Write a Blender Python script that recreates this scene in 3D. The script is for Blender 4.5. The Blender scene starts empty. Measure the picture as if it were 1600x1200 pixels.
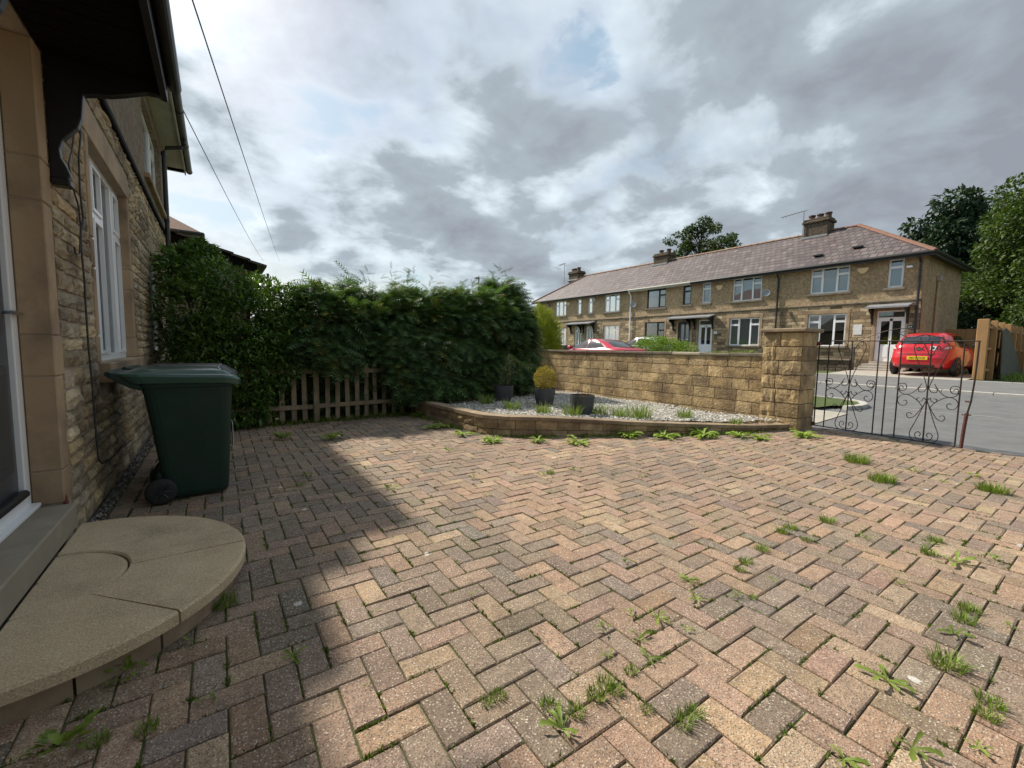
import bpy, math, random
import numpy as np
from mathutils import Vector, Matrix
R = math.radians
rng = np.random.default_rng(7)
random.seed(7)
S = bpy.context.scene
COL = S.collection

# ------------------------------------------------------------------ camera
CAMZ = 1.27
FPX = 672.0
PITCH, ROLL, YAW = R(4.77), R(0.885), R(34.4)
cyw, syw, cp, sp = math.cos(YAW), math.sin(YAW), math.cos(PITCH), math.sin(PITCH)
FW = Vector((syw*cp, cyw*cp, -sp)); RT0 = Vector((cyw, -syw, 0)); UP0 = RT0.cross(FW)
RT = math.cos(ROLL)*RT0 + math.sin(ROLL)*UP0
UP = -math.sin(ROLL)*RT0 + math.cos(ROLL)*UP0
cam_d = bpy.data.cameras.new('camera'); cam = bpy.data.objects.new('camera', cam_d); COL.objects.link(cam)
cam.matrix_world = Matrix(((RT.x, UP.x, -FW.x, 0), (RT.y, UP.y, -FW.y, 0), (RT.z, UP.z, -FW.z, CAMZ), (0, 0, 0, 1)))
cam_d.sensor_width = 36; cam_d.lens = FPX/1600*36; cam_d.clip_start = .05; cam_d.clip_end = 3000
S.camera = cam
CAMP = Vector((0, 0, CAMZ))
def ray(x, y): return FW + RT*((x-800)/FPX) - UP*((y-600)/FPX)
def gz(x, y, z=0.):
    d = ray(x, y); return CAMP + d*((z-CAMZ)/d.z)
def onx(x, y, X):
    d = ray(x, y); return CAMP + d*(X/d.x)
def ony(x, y, Y):
    d = ray(x, y); return CAMP + d*(Y/d.y)
def proj(p):
    q = Vector(p)-CAMP; w = q.dot(FW)
    return (800+FPX*q.dot(RT)/w, 600-FPX*q.dot(UP)/w, w)

# ------------------------------------------------------------------ sky, sun, exposure
SUNV = Vector((-.287, .95, 1)).normalized()
sun_el = math.asin(SUNV.z); sun_az = math.atan2(SUNV.x, SUNV.y)   # azimuth from +Y toward +X
W = bpy.data.worlds.new('World'); S.world = W; W.use_nodes = True
nt = W.node_tree; N = nt.nodes; L = nt.links; N.clear()
def wn(t, **k):
    n = N.new(t)
    for a, b in k.items(): setattr(n, a, b)
    return n
out = wn('ShaderNodeOutputWorld'); bg = wn('ShaderNodeBackground'); bgc = wn('ShaderNodeBackground'); mixs = wn('ShaderNodeMixShader')
sky = wn('ShaderNodeTexSky', sky_type='NISHITA', sun_disc=False, sun_elevation=sun_el, sun_rotation=sun_az, air_density=1.2, dust_density=2.2, ozone_density=1.2)
L.new(sky.outputs[0], bg.inputs[0]); bg.inputs[1].default_value = .055
geo = wn('ShaderNodeTexCoord'); sep = wn('ShaderNodeSeparateXYZ'); L.new(geo.outputs['Generated'], sep.inputs[0])
def wmath(op, a, b=None, c=None):
    n = wn('ShaderNodeMath', operation=op)
    for i, v in enumerate((a, b, c)):
        if v is None: continue
        if isinstance(v, (int, float)): n.inputs[i].default_value = v
        else: L.new(v, n.inputs[i])
    return n.outputs[0]
den = wmath('ADD', wmath('MAXIMUM', sep.outputs[2], 0.0), .30)
comb = wn('ShaderNodeCombineXYZ')
L.new(wmath('DIVIDE', sep.outputs[0], den), comb.inputs[0]); L.new(wmath('DIVIDE', sep.outputs[1], den), comb.inputs[1])
def wnoise(scale, detail, rough, off, dist=0.):
    mp = wn('ShaderNodeMapping'); mp.inputs['Location'].default_value = off; L.new(comb.outputs[0], mp.inputs[0])
    n = wn('ShaderNodeTexNoise'); n.inputs['Scale'].default_value = scale; n.inputs['Detail'].default_value = detail
    n.inputs['Roughness'].default_value = rough; n.inputs['Distortion'].default_value = dist; L.new(mp.outputs[0], n.inputs['Vector']); return n.outputs[0]
def wramp(src, stops):
    r = wn('ShaderNodeValToRGB'); e = r.color_ramp.elements
    for i, (p, c) in enumerate(stops):
        el = e[i] if i < 2 else e.new(p)
        el.position = p; el.color = (*c, 1) if len(c) == 3 else c
    L.new(src, r.inputs[0]); return r.outputs[0]
n_big = wnoise(1.25, 9, .50, (2.3, 4.45, 0), .15)
n_mid = wnoise(3.4, 9, .55, (1.0, 5.2, .4), .25)
# the cloud bank lies toward +X, clearer toward +Y / -X as in the view
bias = wmath('MULTIPLY', wmath('SUBTRACT', sep.outputs[0], wmath('MULTIPLY', sep.outputs[1], .35)), .17)
dens = wmath('ADD', wmath('ADD', wmath('MULTIPLY', n_big, .72), wmath('MULTIPLY', n_mid, .28)), bias)
mask = wramp(dens, [(.43, (0, 0, 0)), (.53, (1, 1, 1))])
# thin haze always veils the blue
maskv = wmath('MAXIMUM', mask, .35)
n_bil = wmath('MULTIPLY', wmath('ABSOLUTE', wmath('SUBTRACT', wnoise(2.2, 6, .5, (7.3, 2.1, .2), .2), .5)), 2.)
thick = wmath('SUBTRACT', wmath('ADD', wmath('MULTIPLY', dens, .80), wmath('MULTIPLY', n_mid, .28)), wmath('MULTIPLY', n_bil, .20))
ccol = wramp(thick, [(.40, (.33, .47, .55)), (.455, (.49, .55, .585)), (.515, (.345, .395, .43)), (.58, (.205, .238, .265)), (.70, (.150, .165, .19))])
L.new(ccol, bgc.inputs[0]); bgc.inputs[1].default_value = 1.22
L.new(maskv, mixs.inputs[0]); L.new(bg.outputs[0], mixs.inputs[1]); L.new(bgc.outputs[0], mixs.inputs[2]); L.new(mixs.outputs[0], out.inputs[0])
sd = bpy.data.lights.new('sun', 'SUN'); sd.energy = 3.6; sd.angle = R(1.5); sd.color = (1, .925, .81)
so = bpy.data.objects.new('sun', sd); COL.objects.link(so); so.location = (-6, 12, 20)
so.rotation_euler = (-SUNV).to_track_quat('-Z', 'Y').to_euler()
S.view_settings.view_transform = 'Standard'; S.view_settings.look = 'None'; S.view_settings.gamma = 1; S.view_settings.use_curve_mapping = False
S.view_settings.exposure = 0.80
try:
    S.cycles.max_bounces = 6; S.cycles.transparent_max_bounces = 12
except Exception: pass

# ------------------------------------------------------------------ materials
MATS = {}
def principled(name):
    m = bpy.data.materials.new(name); m.use_nodes = True
    nt = m.node_tree; nt.nodes.clear()
    o = nt.nodes.new('ShaderNodeOutputMaterial'); b = nt.nodes.new('ShaderNodeBsdfPrincipled'); nt.links.new(b.outputs[0], o.inputs[0])
    return m, nt, b
class G:
    """tiny node-graph helper"""
    def __init__(s, nt, obj=False):
        s.nt = nt
        if obj:
            s.pos = s.n('ShaderNodeTexCoord').outputs['Object']
        else:
            s.pos = s.n('ShaderNodeNewGeometry').outputs['Position']
    def n(s, t, **k):
        x = s.nt.nodes.new(t)
        for a, b in k.items(): setattr(x, a, b)
        return x
    def put(s, sock, v):
        if isinstance(v, (int, float)): sock.default_value = v
        elif isinstance(v, (tuple, list)):
            sock.default_value = (*v, 1) if len(v) == 3 and sock.type == 'RGBA' else v
        else: s.nt.links.new(v, sock)
    def noise(s, scale, detail=4, rough=.55, vec=None, stretch=None, dist=0):
        v = vec or s.pos
        if stretch:
            mp = s.n('ShaderNodeMapping'); mp.inputs['Scale'].default_value = stretch; s.put(mp.inputs[0], v); v = mp.outputs[0]
        x = s.n('ShaderNodeTexNoise'); s.put(x.inputs['Vector'], v); x.inputs['Scale'].default_value = scale
        x.inputs['Detail'].default_value = detail; x.inputs['Roughness'].default_value = rough; x.inputs['Distortion'].default_value = dist
        return x.outputs[0]
    def ramp(s, src, stops):
        r = s.n('ShaderNodeValToRGB'); e = r.color_ramp.elements
        for i, (p, c) in enumerate(stops):
            el = e[i] if i < 2 else e.new(p)
            el.position = p; el.color = (c, c, c, 1) if isinstance(c, (int, float)) else (*c, 1)
        s.put(r.inputs[0], src); return r.outputs[0]
    def mix(s, f, a, b, mode='MIX'):
        x = s.n('ShaderNodeMix', data_type='RGBA', blend_type=mode); s.put(x.inputs[0], f)
        s.put(x.inputs[6], a); s.put(x.inputs[7], b); return x.outputs[2]
    def math(s, op, a, b=0.):
        x = s.n('ShaderNodeMath', operation=op); s.put(x.inputs[0], a); s.put(x.inputs[1], b); return x.outputs[0]
    def bump(s, h, strength, dist=.01):
        x = s.n('ShaderNodeBump'); x.inputs['Strength'].default_value = strength; x.inputs['Distance'].default_value = dist
        s.put(x.inputs['Height'], h); return x.outputs[0]
    def attr(s, name='Col'):
        return s.n('ShaderNodeAttribute', attribute_name=name).outputs['Color']
def mat(name, c1, c2=None, scale=6, rough=.8, bump=0, bscale=60, bdist=.006, attr=False, dirt=None, dscale=1.2, metal=0, spec=.5, obj=False, stretch=None, coat=0):
    if name in MATS: return MATS[name]
    m, nt, b = principled(name); g = G(nt, obj)
    c2 = c2 or tuple(x*.8 for x in c1)
    col = g.mix(g.ramp(g.noise(scale, 6, .6, stretch=stretch), [(.3, 0.), (.7, 1.)]), c1, c2)
    if attr:
        col = g.mix(1., g.attr(), g.ramp(g.noise(scale, 6, .6), [(.25, .72), (.75, 1.28)]), 'MULTIPLY')
    if dirt:
        col = g.mix(g.ramp(g.noise(dscale, 5, .62), [(.45, 0.), (.68, .85)]), col, dirt)
    g.put(b.inputs['Base Color'], col); b.inputs['Roughness'].default_value = rough; b.inputs['Metallic'].default_value = metal
    b.inputs['Specular IOR Level'].default_value = spec; b.inputs['Coat Weight'].default_value = coat
    if bump: g.put(b.inputs['Normal'], g.bump(g.noise(bscale, 5, .6), bump, bdist))
    MATS[name] = m; return m
def leafmat(name, c1, c2, rough=.5, trans=.3, scale=3.):
    if name in MATS: return MATS[name]
    m = bpy.data.materials.new(name); m.use_nodes = True; nt = m.node_tree; nt.nodes.clear(); g = G(nt)
    o = g.n('ShaderNodeOutputMaterial'); b = g.n('ShaderNodeBsdfPrincipled'); t = g.n('ShaderNodeBsdfTranslucent'); mx = g.n('ShaderNodeMixShader')
    base = g.mix(g.ramp(g.noise(scale, 3, .6), [(.3, 0.), (.7, 1.)]), c1, c2)
    col = g.mix(1., base, g.attr('Col'), 'MULTIPLY')
    g.put(b.inputs['Base Color'], col); b.inputs['Roughness'].default_value = rough; b.inputs['Specular IOR Level'].default_value = .35
    g.put(t.inputs[0], g.mix(1., col, (1.25, 1.35, .6), 'MULTIPLY')); mx.inputs[0].default_value = trans
    nt.links.new(b.outputs[0], mx.inputs[1]); nt.links.new(t.outputs[0], mx.inputs[2]); nt.links.new(mx.outputs[0], o.inputs[0])
    MATS[name] = m; return m
def glassmat(name, tint=(.75, .8, .82), refl=.12):
    if name in MATS: return MATS[name]
    m = bpy.data.materials.new(name); m.use_nodes = True; nt = m.node_tree; nt.nodes.clear(); g = G(nt)
    o = g.n('ShaderNodeOutputMaterial'); t = g.n('ShaderNodeBsdfTransparent'); gl = g.n('ShaderNodeBsdfGlossy'); mx = g.n('ShaderNodeMixShader')
    t.inputs[0].default_value = (*tint, 1); gl.inputs['Roughness'].default_value = .02
    lw = g.n('ShaderNodeLayerWeight'); lw.inputs[0].default_value = .35
    g.put(mx.inputs[0], g.math('ADD', g.math('MULTIPLY', lw.outputs['Fresnel'], .8), refl))
    nt.links.new(t.outputs[0], mx.inputs[1]); nt.links.new(gl.outputs[0], mx.inputs[2]); nt.links.new(mx.outputs[0], o.inputs[0])
    MATS[name] = m; return m

def rough_concrete(name, c1, c2, stain, spk):
    m, nt, b = principled(name); g = G(nt)
    col = g.mix(g.ramp(g.noise(3.5, 8, .7), [(.3, 0.), (.7, 1.)]), c1, c2)
    col = g.mix(g.ramp(g.noise(2.1, 6, .65, stretch=(1, 1, .3)), [(.48, 0.), (.70, .75)]), col, stain)
    col = g.mix(g.ramp(g.noise(140, 3, .7), [(.50, 0.), (.62, .55)]), col, tuple(min(.8, x*1.45) for x in c1)); col = g.mix(g.ramp(g.noise(190, 3, .7), [(.36, .6), (.46, 0.)]), col, spk)
    g.put(b.inputs['Base Color'], col); b.inputs['Roughness'].default_value = .93; g.put(b.inputs['Normal'], g.bump(g.math('ADD', g.noise(160, 4, .7), g.noise(18, 4, .6)), .8, .005)); MATS[name] = m
rough_concrete('concrete_step', (.60, .475, .31), (.46, .35, .215), (.27, .21, .13), (.12, .09, .055))
rough_concrete('asphalt', (.125, .127, .128), (.165, .166, .165), (.085, .086, .088), (.04, .04, .04))
rough_concrete('asphalt_path', (.14, .139, .136), (.18, .178, .172), (.10, .10, .098), (.05, .05, .05))
# pavers: per-piece colour attribute, exposed-aggregate speckle, grime
def paver_mat():
    m, nt, b = principled('paver'); g = G(nt)
    col = g.mix(1., g.attr(), g.ramp(g.noise(26, 6, .7), [(.25, .58), (.75, 1.32)]), 'MULTIPLY')
    grime = g.ramp(g.noise(.55, 5, .6), [(.42, 0.), (.68, .6)])
    col = g.mix(grime, col, (.17, .132, .105))
    gr2 = g.ramp(g.noise(9, 5, .7), [(.5, 0.), (.78, .6)])
    col = g.mix(gr2, col, (.13, .10, .08))
    sp = g.n('ShaderNodeTexVoronoi'); g.put(sp.inputs['Vector'], g.pos); sp.inputs['Scale'].default_value = 88
    spk = g.math('MULTIPLY', g.ramp(sp.outputs['Distance'], [(.27, 1.), (.40, 0.)]), g.ramp(g.noise(120, 3, .6), [(.42, 0.), (.52, 1.)]))
    col = g.mix(g.math('MULTIPLY', spk, g.ramp(g.noise(5, 4, .6), [(.35, .40), (.65, .85)])), col, (.68, .60, .48))
    dk = g.ramp(g.noise(160, 3, .6), [(.38, .75), (.50, 0.)])
    col = g.mix(dk, col, (.07, .05, .045))
    col = g.mix(g.ramp(g.noise(1.7, 7, .7, dist=.8), [(.58, 0.), (.76, .45)]), col, (.13, .10, .08))
    v = g.n('ShaderNodeTexVoronoi'); g.put(v.inputs['Vector'], g.pos); v.inputs['Scale'].default_value = 2.6
    wob = g.math('ADD', v.outputs['Distance'], g.math('MULTIPLY', g.noise(40, 3), .08))
    col = g.mix(g.ramp(wob, [(.085, .8), (.10, 0.)]), col, (.62, .60, .56))
    g.put(b.inputs['Base Color'], col); b.inputs['Roughness'].default_value = .87; b.inputs['Specular IOR Level'].default_value = .3
    g.put(b.inputs['Normal'], g.bump(g.math('ADD', g.noise(150, 4, .7), g.math('MULTIPLY', spk, .5)), .7, .005))
    MATS['paver'] = m; return m
paver_mat()
def joint_mat():
    m, nt, b = principled('joint_soil'); g = G(nt)
    col = g.mix(g.ramp(g.noise(3.2, 5, .65), [(.38, 0.), (.55, 1.)]), (.085, .066, .047), (.065, .09, .022))
    g.put(b.inputs['Base Color'], col); b.inputs['Roughness'].default_value = .95
    g.put(b.inputs['Normal'], g.bump(g.noise(120, 4), .8, .01)); MATS['joint_soil'] = m
joint_mat()
def course_mat(name, bw, bh, cols, mortar, mort=.012, axes='yz', rough=.85, bump=.6, msize=.5, noisec=.5, soot=(.05, .042, .035)):
    """far masonry / slates, pieces only a few pixels across"""
    m, nt, b = principled(name); g = G(nt)
    s = g.n('ShaderNodeSeparateXYZ'); g.put(s.inputs[0], g.pos); c = g.n('ShaderNodeCombineXYZ')
    src = {'x': s.outputs[0], 'y': s.outputs[1], 'z': s.outputs[2]}
    wob = g.math('MULTIPLY', g.math('SUBTRACT', g.noise(2.5, 3), .5), bh*msize)
    g.put(c.inputs[0], src[axes[0]]); g.put(c.inputs[1], g.math('ADD', src[axes[1]], wob))
    br = g.n('ShaderNodeTexBrick'); br.offset = .5; br.squash = 1.
    g.put(br.inputs['Vector'], c.outputs[0]); br.inputs['Scale'].default_value = 1.
    br.inputs['Brick Width'].default_value = bw; br.inputs['Row Height'].default_value = bh; br.inputs['Mortar Size'].default_value = mort
    br.inputs['Color1'].default_value = (0, 0, 0, 1); br.inputs['Color2'].default_value = (1, 1, 1, 1); br.inputs['Mortar'].default_value = (.5, .5, .5, 1); br.inputs['Mortar Smooth'].default_value = .3
    col = g.ramp(br.outputs['Color'], [(i/(len(cols)-1), x) for i, x in enumerate(cols)])
    col = g.mix(1., col, g.ramp(g.noise(9, 8, .8), [(.3, 1-noisec), (.7, 1+noisec)]), 'MULTIPLY')
    col = g.mix(g.ramp(g.noise(.9, 5, .6), [(.5, 0.), (.75, .6)]), col, soot)
    if 'slate' in name: col = g.mix(g.ramp(g.noise(1.6, 7, .75, stretch=((1, 1, .12) if axes == 'xz' else (.12, 1, .12))), [(.50, 0.), (.70, .55)]), col, (.22, .185, .175))
    col = g.mix(br.outputs['Fac'], col, mortar)
    g.put(b.inputs['Base Color'], col); b.inputs['Roughness'].default_value = rough
    h = g.math('ADD', g.math('MULTIPLY', g.math('SUBTRACT', 1., br.outputs['Fac']), .8), g.noise(22, 5, .65))
    g.put(b.inputs['Normal'], g.bump(h, bump, .03)); MATS[name] = m; return m
course_mat('far_stone', .46, .165, [(.50, .37, .20), (.13, .09, .052), (.64, .50, .31), (.25, .175, .10), (.42, .30, .165)], (.10, .075, .05))
course_mat('slates', .28, .21, [(.100, .070, .068), (.135, .098, .094), (.074, .053, .053), (.185, .142, .134)], (.03, .024, .026), mort=.022, axes='yz', rough=.6, bump=.5, msize=.1, soot=(.13, .115, .10))
course_mat('slates_end', .28, .21, [(.100, .070, .068), (.135, .098, .094), (.074, .053, .053), (.185, .142, .134)], (.03, .024, .026), mort=.022, axes='xz', rough=.6, bump=.5, msize=.1)
course_mat('stone_tiles', .35, .16, [(.10, .085, .07), (.15, .125, .10), (.08, .07, .06)], (.03, .027, .022), mort=.01, axes='xy', bump=.8)
def pebble(name, c1, c2):
    m, nt, b = principled(name); g = G(nt)
    n = g.noise(8, 9, .95); col = g.mix(g.ramp(n, [(.45, 0.), (.55, 1.)]), c1, c2)
    col = g.mix(g.ramp(g.noise(.8, 5, .65), [(.45, 0.), (.75, .6)]), col, tuple(x*.42 for x in c1))
    col = g.mix(g.ramp(g.noise(1.6, 5, .65, stretch=(1, 1, .12)), [(.55, 0.), (.8, .35)]), col, (.07, .055, .04))
    g.put(b.inputs['Base Color'], col); b.inputs['Roughness'].default_value = .92
    g.put(b.inputs['Normal'], g.bump(g.noise(30, 6, .85), 1., .05)); MATS[name] = m
pebble('pebbledash', (.60, .45, .27), (.27, .185, .105)); pebble('pebbledash_near', (.46, .36, .25), (.22, .16, .105))
mat('wall_stone', (.4, .3, .2), attr=True, scale=11, rough=.9, bump=1., bscale=30, bdist=.03, dirt=(.10, .076, .05), dscale=2.6)
mat('mortar', (.40, .335, .255), (.29, .235, .175), scale=9, rough=.95, bump=.5, bscale=90)
mat('ashlar', (.46, .335, .21), (.36, .25, .15), scale=3.2, rough=.88, bump=.25, bscale=55, dirt=(.16, .11, .068), dscale=1.6, stretch=(1, 1, .35))
mat('block_stone', (.4, .3, .2), attr=True, scale=9, rough=.9, bump=.9, bscale=26, bdist=.025, dirt=(.15, .10, .055), dscale=2.4)
mat('coping_dark', (.13, .11, .085), (.24, .195, .14), scale=5, rough=.92, bump=.6, bscale=70)
mat('coping_pale', (.50, .44, .33), (.38, .32, .23), scale=6, rough=.9, bump=.4, bscale=70)
mat('coping_brown', (.36, .275, .18), (.23, .165, .10), scale=7, rough=.9, bump=.5, bscale=70, dirt=(.12, .085, .05))
mat('concrete_step', (.40, .325, .215), (.29, .225, .14), scale=4.5, rough=.9, bump=.5, bscale=220, bdist=.003, dirt=(.19, .145, .09), dscale=2.6)
mat('threshold', (.33, .285, .215), (.22, .19, .14), scale=6, rough=.85, bump=.3, bscale=60, dirt=(.36, .31, .24), dscale=3.)
mat('upvc', (.88, .89, .89), (.83, .84, .85), rough=.3, scale=2)
mat('door_grey', (.045, .052, .06), (.06, .066, .075), rough=.35, scale=3)
mat('black_paint', (.008, .007, .007), (.014, .012, .011), rough=.45, scale=8, bump=.2)
mat('black_plastic', (.014, .014, .015), (.02, .02, .021), rough=.42, scale=5)
mat('dark_timber', (.010, .007, .006), (.006, .005, .004), rough=.8, scale=9, bump=.3, stretch=(1, 8, 1), spec=.1)
mat('soffit', (.50, .49, .43), (.38, .37, .31), rough=.7, scale=4)
mat('lead', (.20, .205, .215), (.28, .285, .30), rough=.55, scale=5, bump=.2)
mat('bin_green', (.009, .030, .018), (.014, .038, .025), rough=.55, scale=5, bump=.12, bscale=250, spec=.3, dirt=(.02, .03, .024), dscale=4)
mat('bin_lid', (.022, .066, .046), (.028, .075, .053), rough=.3, scale=2, spec=.5)
mat('rubber', (.014, .014, .014), (.02, .02, .02), rough=.75, scale=10)
mat('iron', (.030, .023, .021), (.055, .036, .03), rough=.6, scale=20, metal=.3)
mat('rust', (.13, .045, .035), (.075, .03, .024), rough=.85, scale=24, bump=.4)
mat('fence_old', (.33, .25, .16), (.20, .15, .095), scale=7, rough=.9, bump=.5, bscale=40, stretch=(5, 5, .6), dirt=(.06, .065, .028))
mat('fence_new', (.42, .24, .10), (.31, .17, .065), scale=5, rough=.8, bump=.3, bscale=40, stretch=(6, 6, .5))
mat('board_old', (.115, .11, .085), (.07, .07, .05), scale=3, rough=.9, bump=.3)
mat('pot', (.045, .05, .056), (.06, .064, .07), rough=.6, scale=6, bump=.1)
mat('soil', (.045, .033, .024), (.07, .05, .033), rough=.95, scale=12, bump=.7)
mat('bark', (.10, .075, .05), (.055, .04, .028), rough=.95, scale=8, bump=.8, bscale=30, stretch=(3, 3, .5))
mat('asphalt', (.105, .108, .11), (.145, .147, .148), scale=1.3, rough=.9, bump=.5, bscale=160, bdist=.004, dirt=(.085, .085, .085), dscale=.35)
mat('asphalt_path', (.115, .115, .112), (.16, .158, .152), scale=2.3, rough=.92, bump=.5, bscale=150, bdist=.004)
mat('kerb', (.46, .44, .395), (.36, .345, .31), scale=6, rough=.9, bump=.3)
mat('flag', (.40, .37, .315), (.30, .275, .23), scale=3, rough=.92, bump=.3)
mat('turf', (.085, .115, .03), (.05, .08, .018), scale=7, rough=.95, bump=.8, bscale=60, bdist=.03)
mat('gravel_bed', (.40, .37, .31), (.24, .215, .175), scale=40, rough=.95, bump=1., bscale=90, bdist=.02)
mat('gravel_stone', (.66, .63, .56), attr=True, scale=40, rough=.85)
mat('dark_gravel', (.09, .08, .065), (.15, .135, .11), scale=60, rough=.95, bump=1., bscale=110, bdist=.02)
mat('ridge_tile', (.25, .115, .075), (.17, .08, .055), scale=9, rough=.85, bump=.3, dirt=(.16, .10, .065), dscale=3)
mat('ridge_pale', (.36, .235, .165), (.26, .16, .11), scale=9, rough=.9, bump=.3)
mat('terracotta', (.13, .065, .045), (.075, .042, .032), scale=9, rough=.85)
mat('chimney_stone', (.05, .04, .03), (.15, .112, .072), scale=9, rough=.95, bump=1., bscale=14, bdist=.03)
mat('render_pale', (.42, .33, .22), (.32, .24, .155), scale=5, rough=.9, bump=.4)
mat('red_paint', (.56, .012, .022), (.54, .011, .02), rough=.22, scale=2, coat=.8, obj=True)
mat('crimson_paint', (.52, .02, .05), (.50, .018, .045), rough=.22, scale=2, coat=.8, obj=True)
mat('white_paint', (.72, .74, .75), (.70, .72, .73), rough=.25, scale=2, coat=.6, obj=True)
mat('car_glass', (.018, .022, .026), (.022, .026, .03), rough=.06, scale=2, spec=.9, obj=True)
mat('light_red', (.40, .012, .016), (.34, .01, .014), rough=.15, scale=20, obj=True)
mat('light_clear', (.62, .50, .50), (.55, .42, .43), rough=.12, scale=20, obj=True)
mat('chrome', (.62, .63, .65), (.55, .56, .58), rough=.2, metal=1., scale=8, obj=True)
mat('alloy', (.52, .53, .54), (.42, .43, .44), rough=.35, metal=.8, scale=8, obj=True)
mat('plate_yellow', (.75, .55, .03), (.73, .53, .03), rough=.4, scale=2, obj=True)
mat('ink', (.012, .012, .012), rough=.6)
mat('sticker', (.78, .78, .77), rough=.5)
mat('alarm_cream', (.74, .55, .30), (.70, .50, .27), rough=.5, scale=6)
mat('dish', (.30, .31, .32), (.24, .25, .26), rough=.5, scale=5)
mat('curtain', (.60, .62, .64), (.48, .50, .53), rough=.9, scale=14, stretch=(1, 9, .15))
mat('curtain_near', (.55, .56, .56), (.50, .51, .52), rough=.9, scale=4)
mat('room_dark', (.035, .034, .033), (.02, .02, .02), rough=.95)
mat('wire', (.03, .03, .032), rough=.6)
mat('galv', (.20, .21, .22), (.27, .28, .29), rough=.5, metal=.6, scale=9)
mat('plate_dark', (.03, .035, .04), rough=.4)
mat('red_mark', (.20, .035, .035), (.14, .03, .03), rough=.9, scale=30)
glassmat('pane')
leafmat('laurel_leaf', (.095, .16, .034), (.052, .10, .022), rough=.33, trans=.22)
leafmat('conifer_leaf', (.070, .115, .036), (.042, .078, .026), rough=.6, trans=.25)
leafmat('gold_leaf', (.34, .36, .03), (.20, .25, .025), rough=.6, trans=.3)
leafmat('privet_leaf', (.20, .30, .035), (.13, .22, .025), rough=.5, trans=.3)
leafmat('tree_leaf', (.085, .13, .028), (.045, .08, .018), rough=.55, trans=.25, scale=.8)
leafmat('dark_tree_leaf', (.036, .066, .030), (.022, .044, .02), rough=.5, trans=.15, scale=.8)
leafmat('box_leaf', (.46, .31, .06), (.32, .23, .05), rough=.6, trans=.25, scale=9)
leafmat('olive_leaf', (.24, .29, .13), (.15, .21, .08), rough=.5, trans=.2, scale=9)
leafmat('weed_leaf', (.22, .285, .05), (.13, .195, .03), rough=.5, trans=.3, scale=14)
leafmat('grass_blade', (.21, .29, .055), (.13, .20, .035), rough=.6, trans=.3, scale=14)
leafmat('dry_leaf', (.24, .13, .045), (.14, .075, .03), rough=.8, trans=.2, scale=14)

# ------------------------------------------------------------------ mesh helpers
WP = {}
def wp(o): return WP.get(o.name, Vector((0, 0, 0)))
def tag(o, label=None, cat=None, group=None, kind=None):
    if label: o['label'] = label
    if cat: o['category'] = cat
    if group: o['group'] = group
    if kind: o['kind'] = kind
    return o
def thing(name, label, cat, loc=(0, 0, 0), group=None, world=True):
    """Empty at the base of a thing; world=True: its parts are given in world coordinates"""
    o = bpy.data.objects.new(name, None); COL.objects.link(o); o.empty_display_size = .2
    o.location = loc if world else (0, 0, 0); WP[o.name] = Vector(loc) if world else Vector((0, 0, 0))
    return tag(o, label, cat, group)
def mk(name, v, f, m, parent=None, smooth=False, col=None, recentre=True):
    v = np.asarray(v, float).reshape(-1, 3)
    c = (v.min(0)+v.max(0))/2 if recentre else np.zeros(3)
    if parent is None and recentre: c[2] = v[:, 2].min()
    me = bpy.data.meshes.new(name)
    me.from_pydata((v-c).tolist(), [], f if isinstance(f, list) else f.tolist())
    me.materials.append(MATS[m] if isinstance(m, str) else m)
    if col is not None:
        a = me.color_attributes.new('Col', 'FLOAT_COLOR', 'POINT')
        cc = np.ones((len(v), 4)); cc[:, :3] = np.asarray(col).reshape(-1, 3); a.data.foreach_set('color', cc.ravel())
    if smooth: me.polygons.foreach_set('use_smooth', [True]*len(me.polygons))
    o = bpy.data.objects.new(name, me); COL.objects.link(o)
    o.location = Vector(c) - (wp(parent) if parent else Vector((0, 0, 0)))
    if parent: o.parent = parent
    WP[o.name] = Vector(c)
    return o
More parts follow.
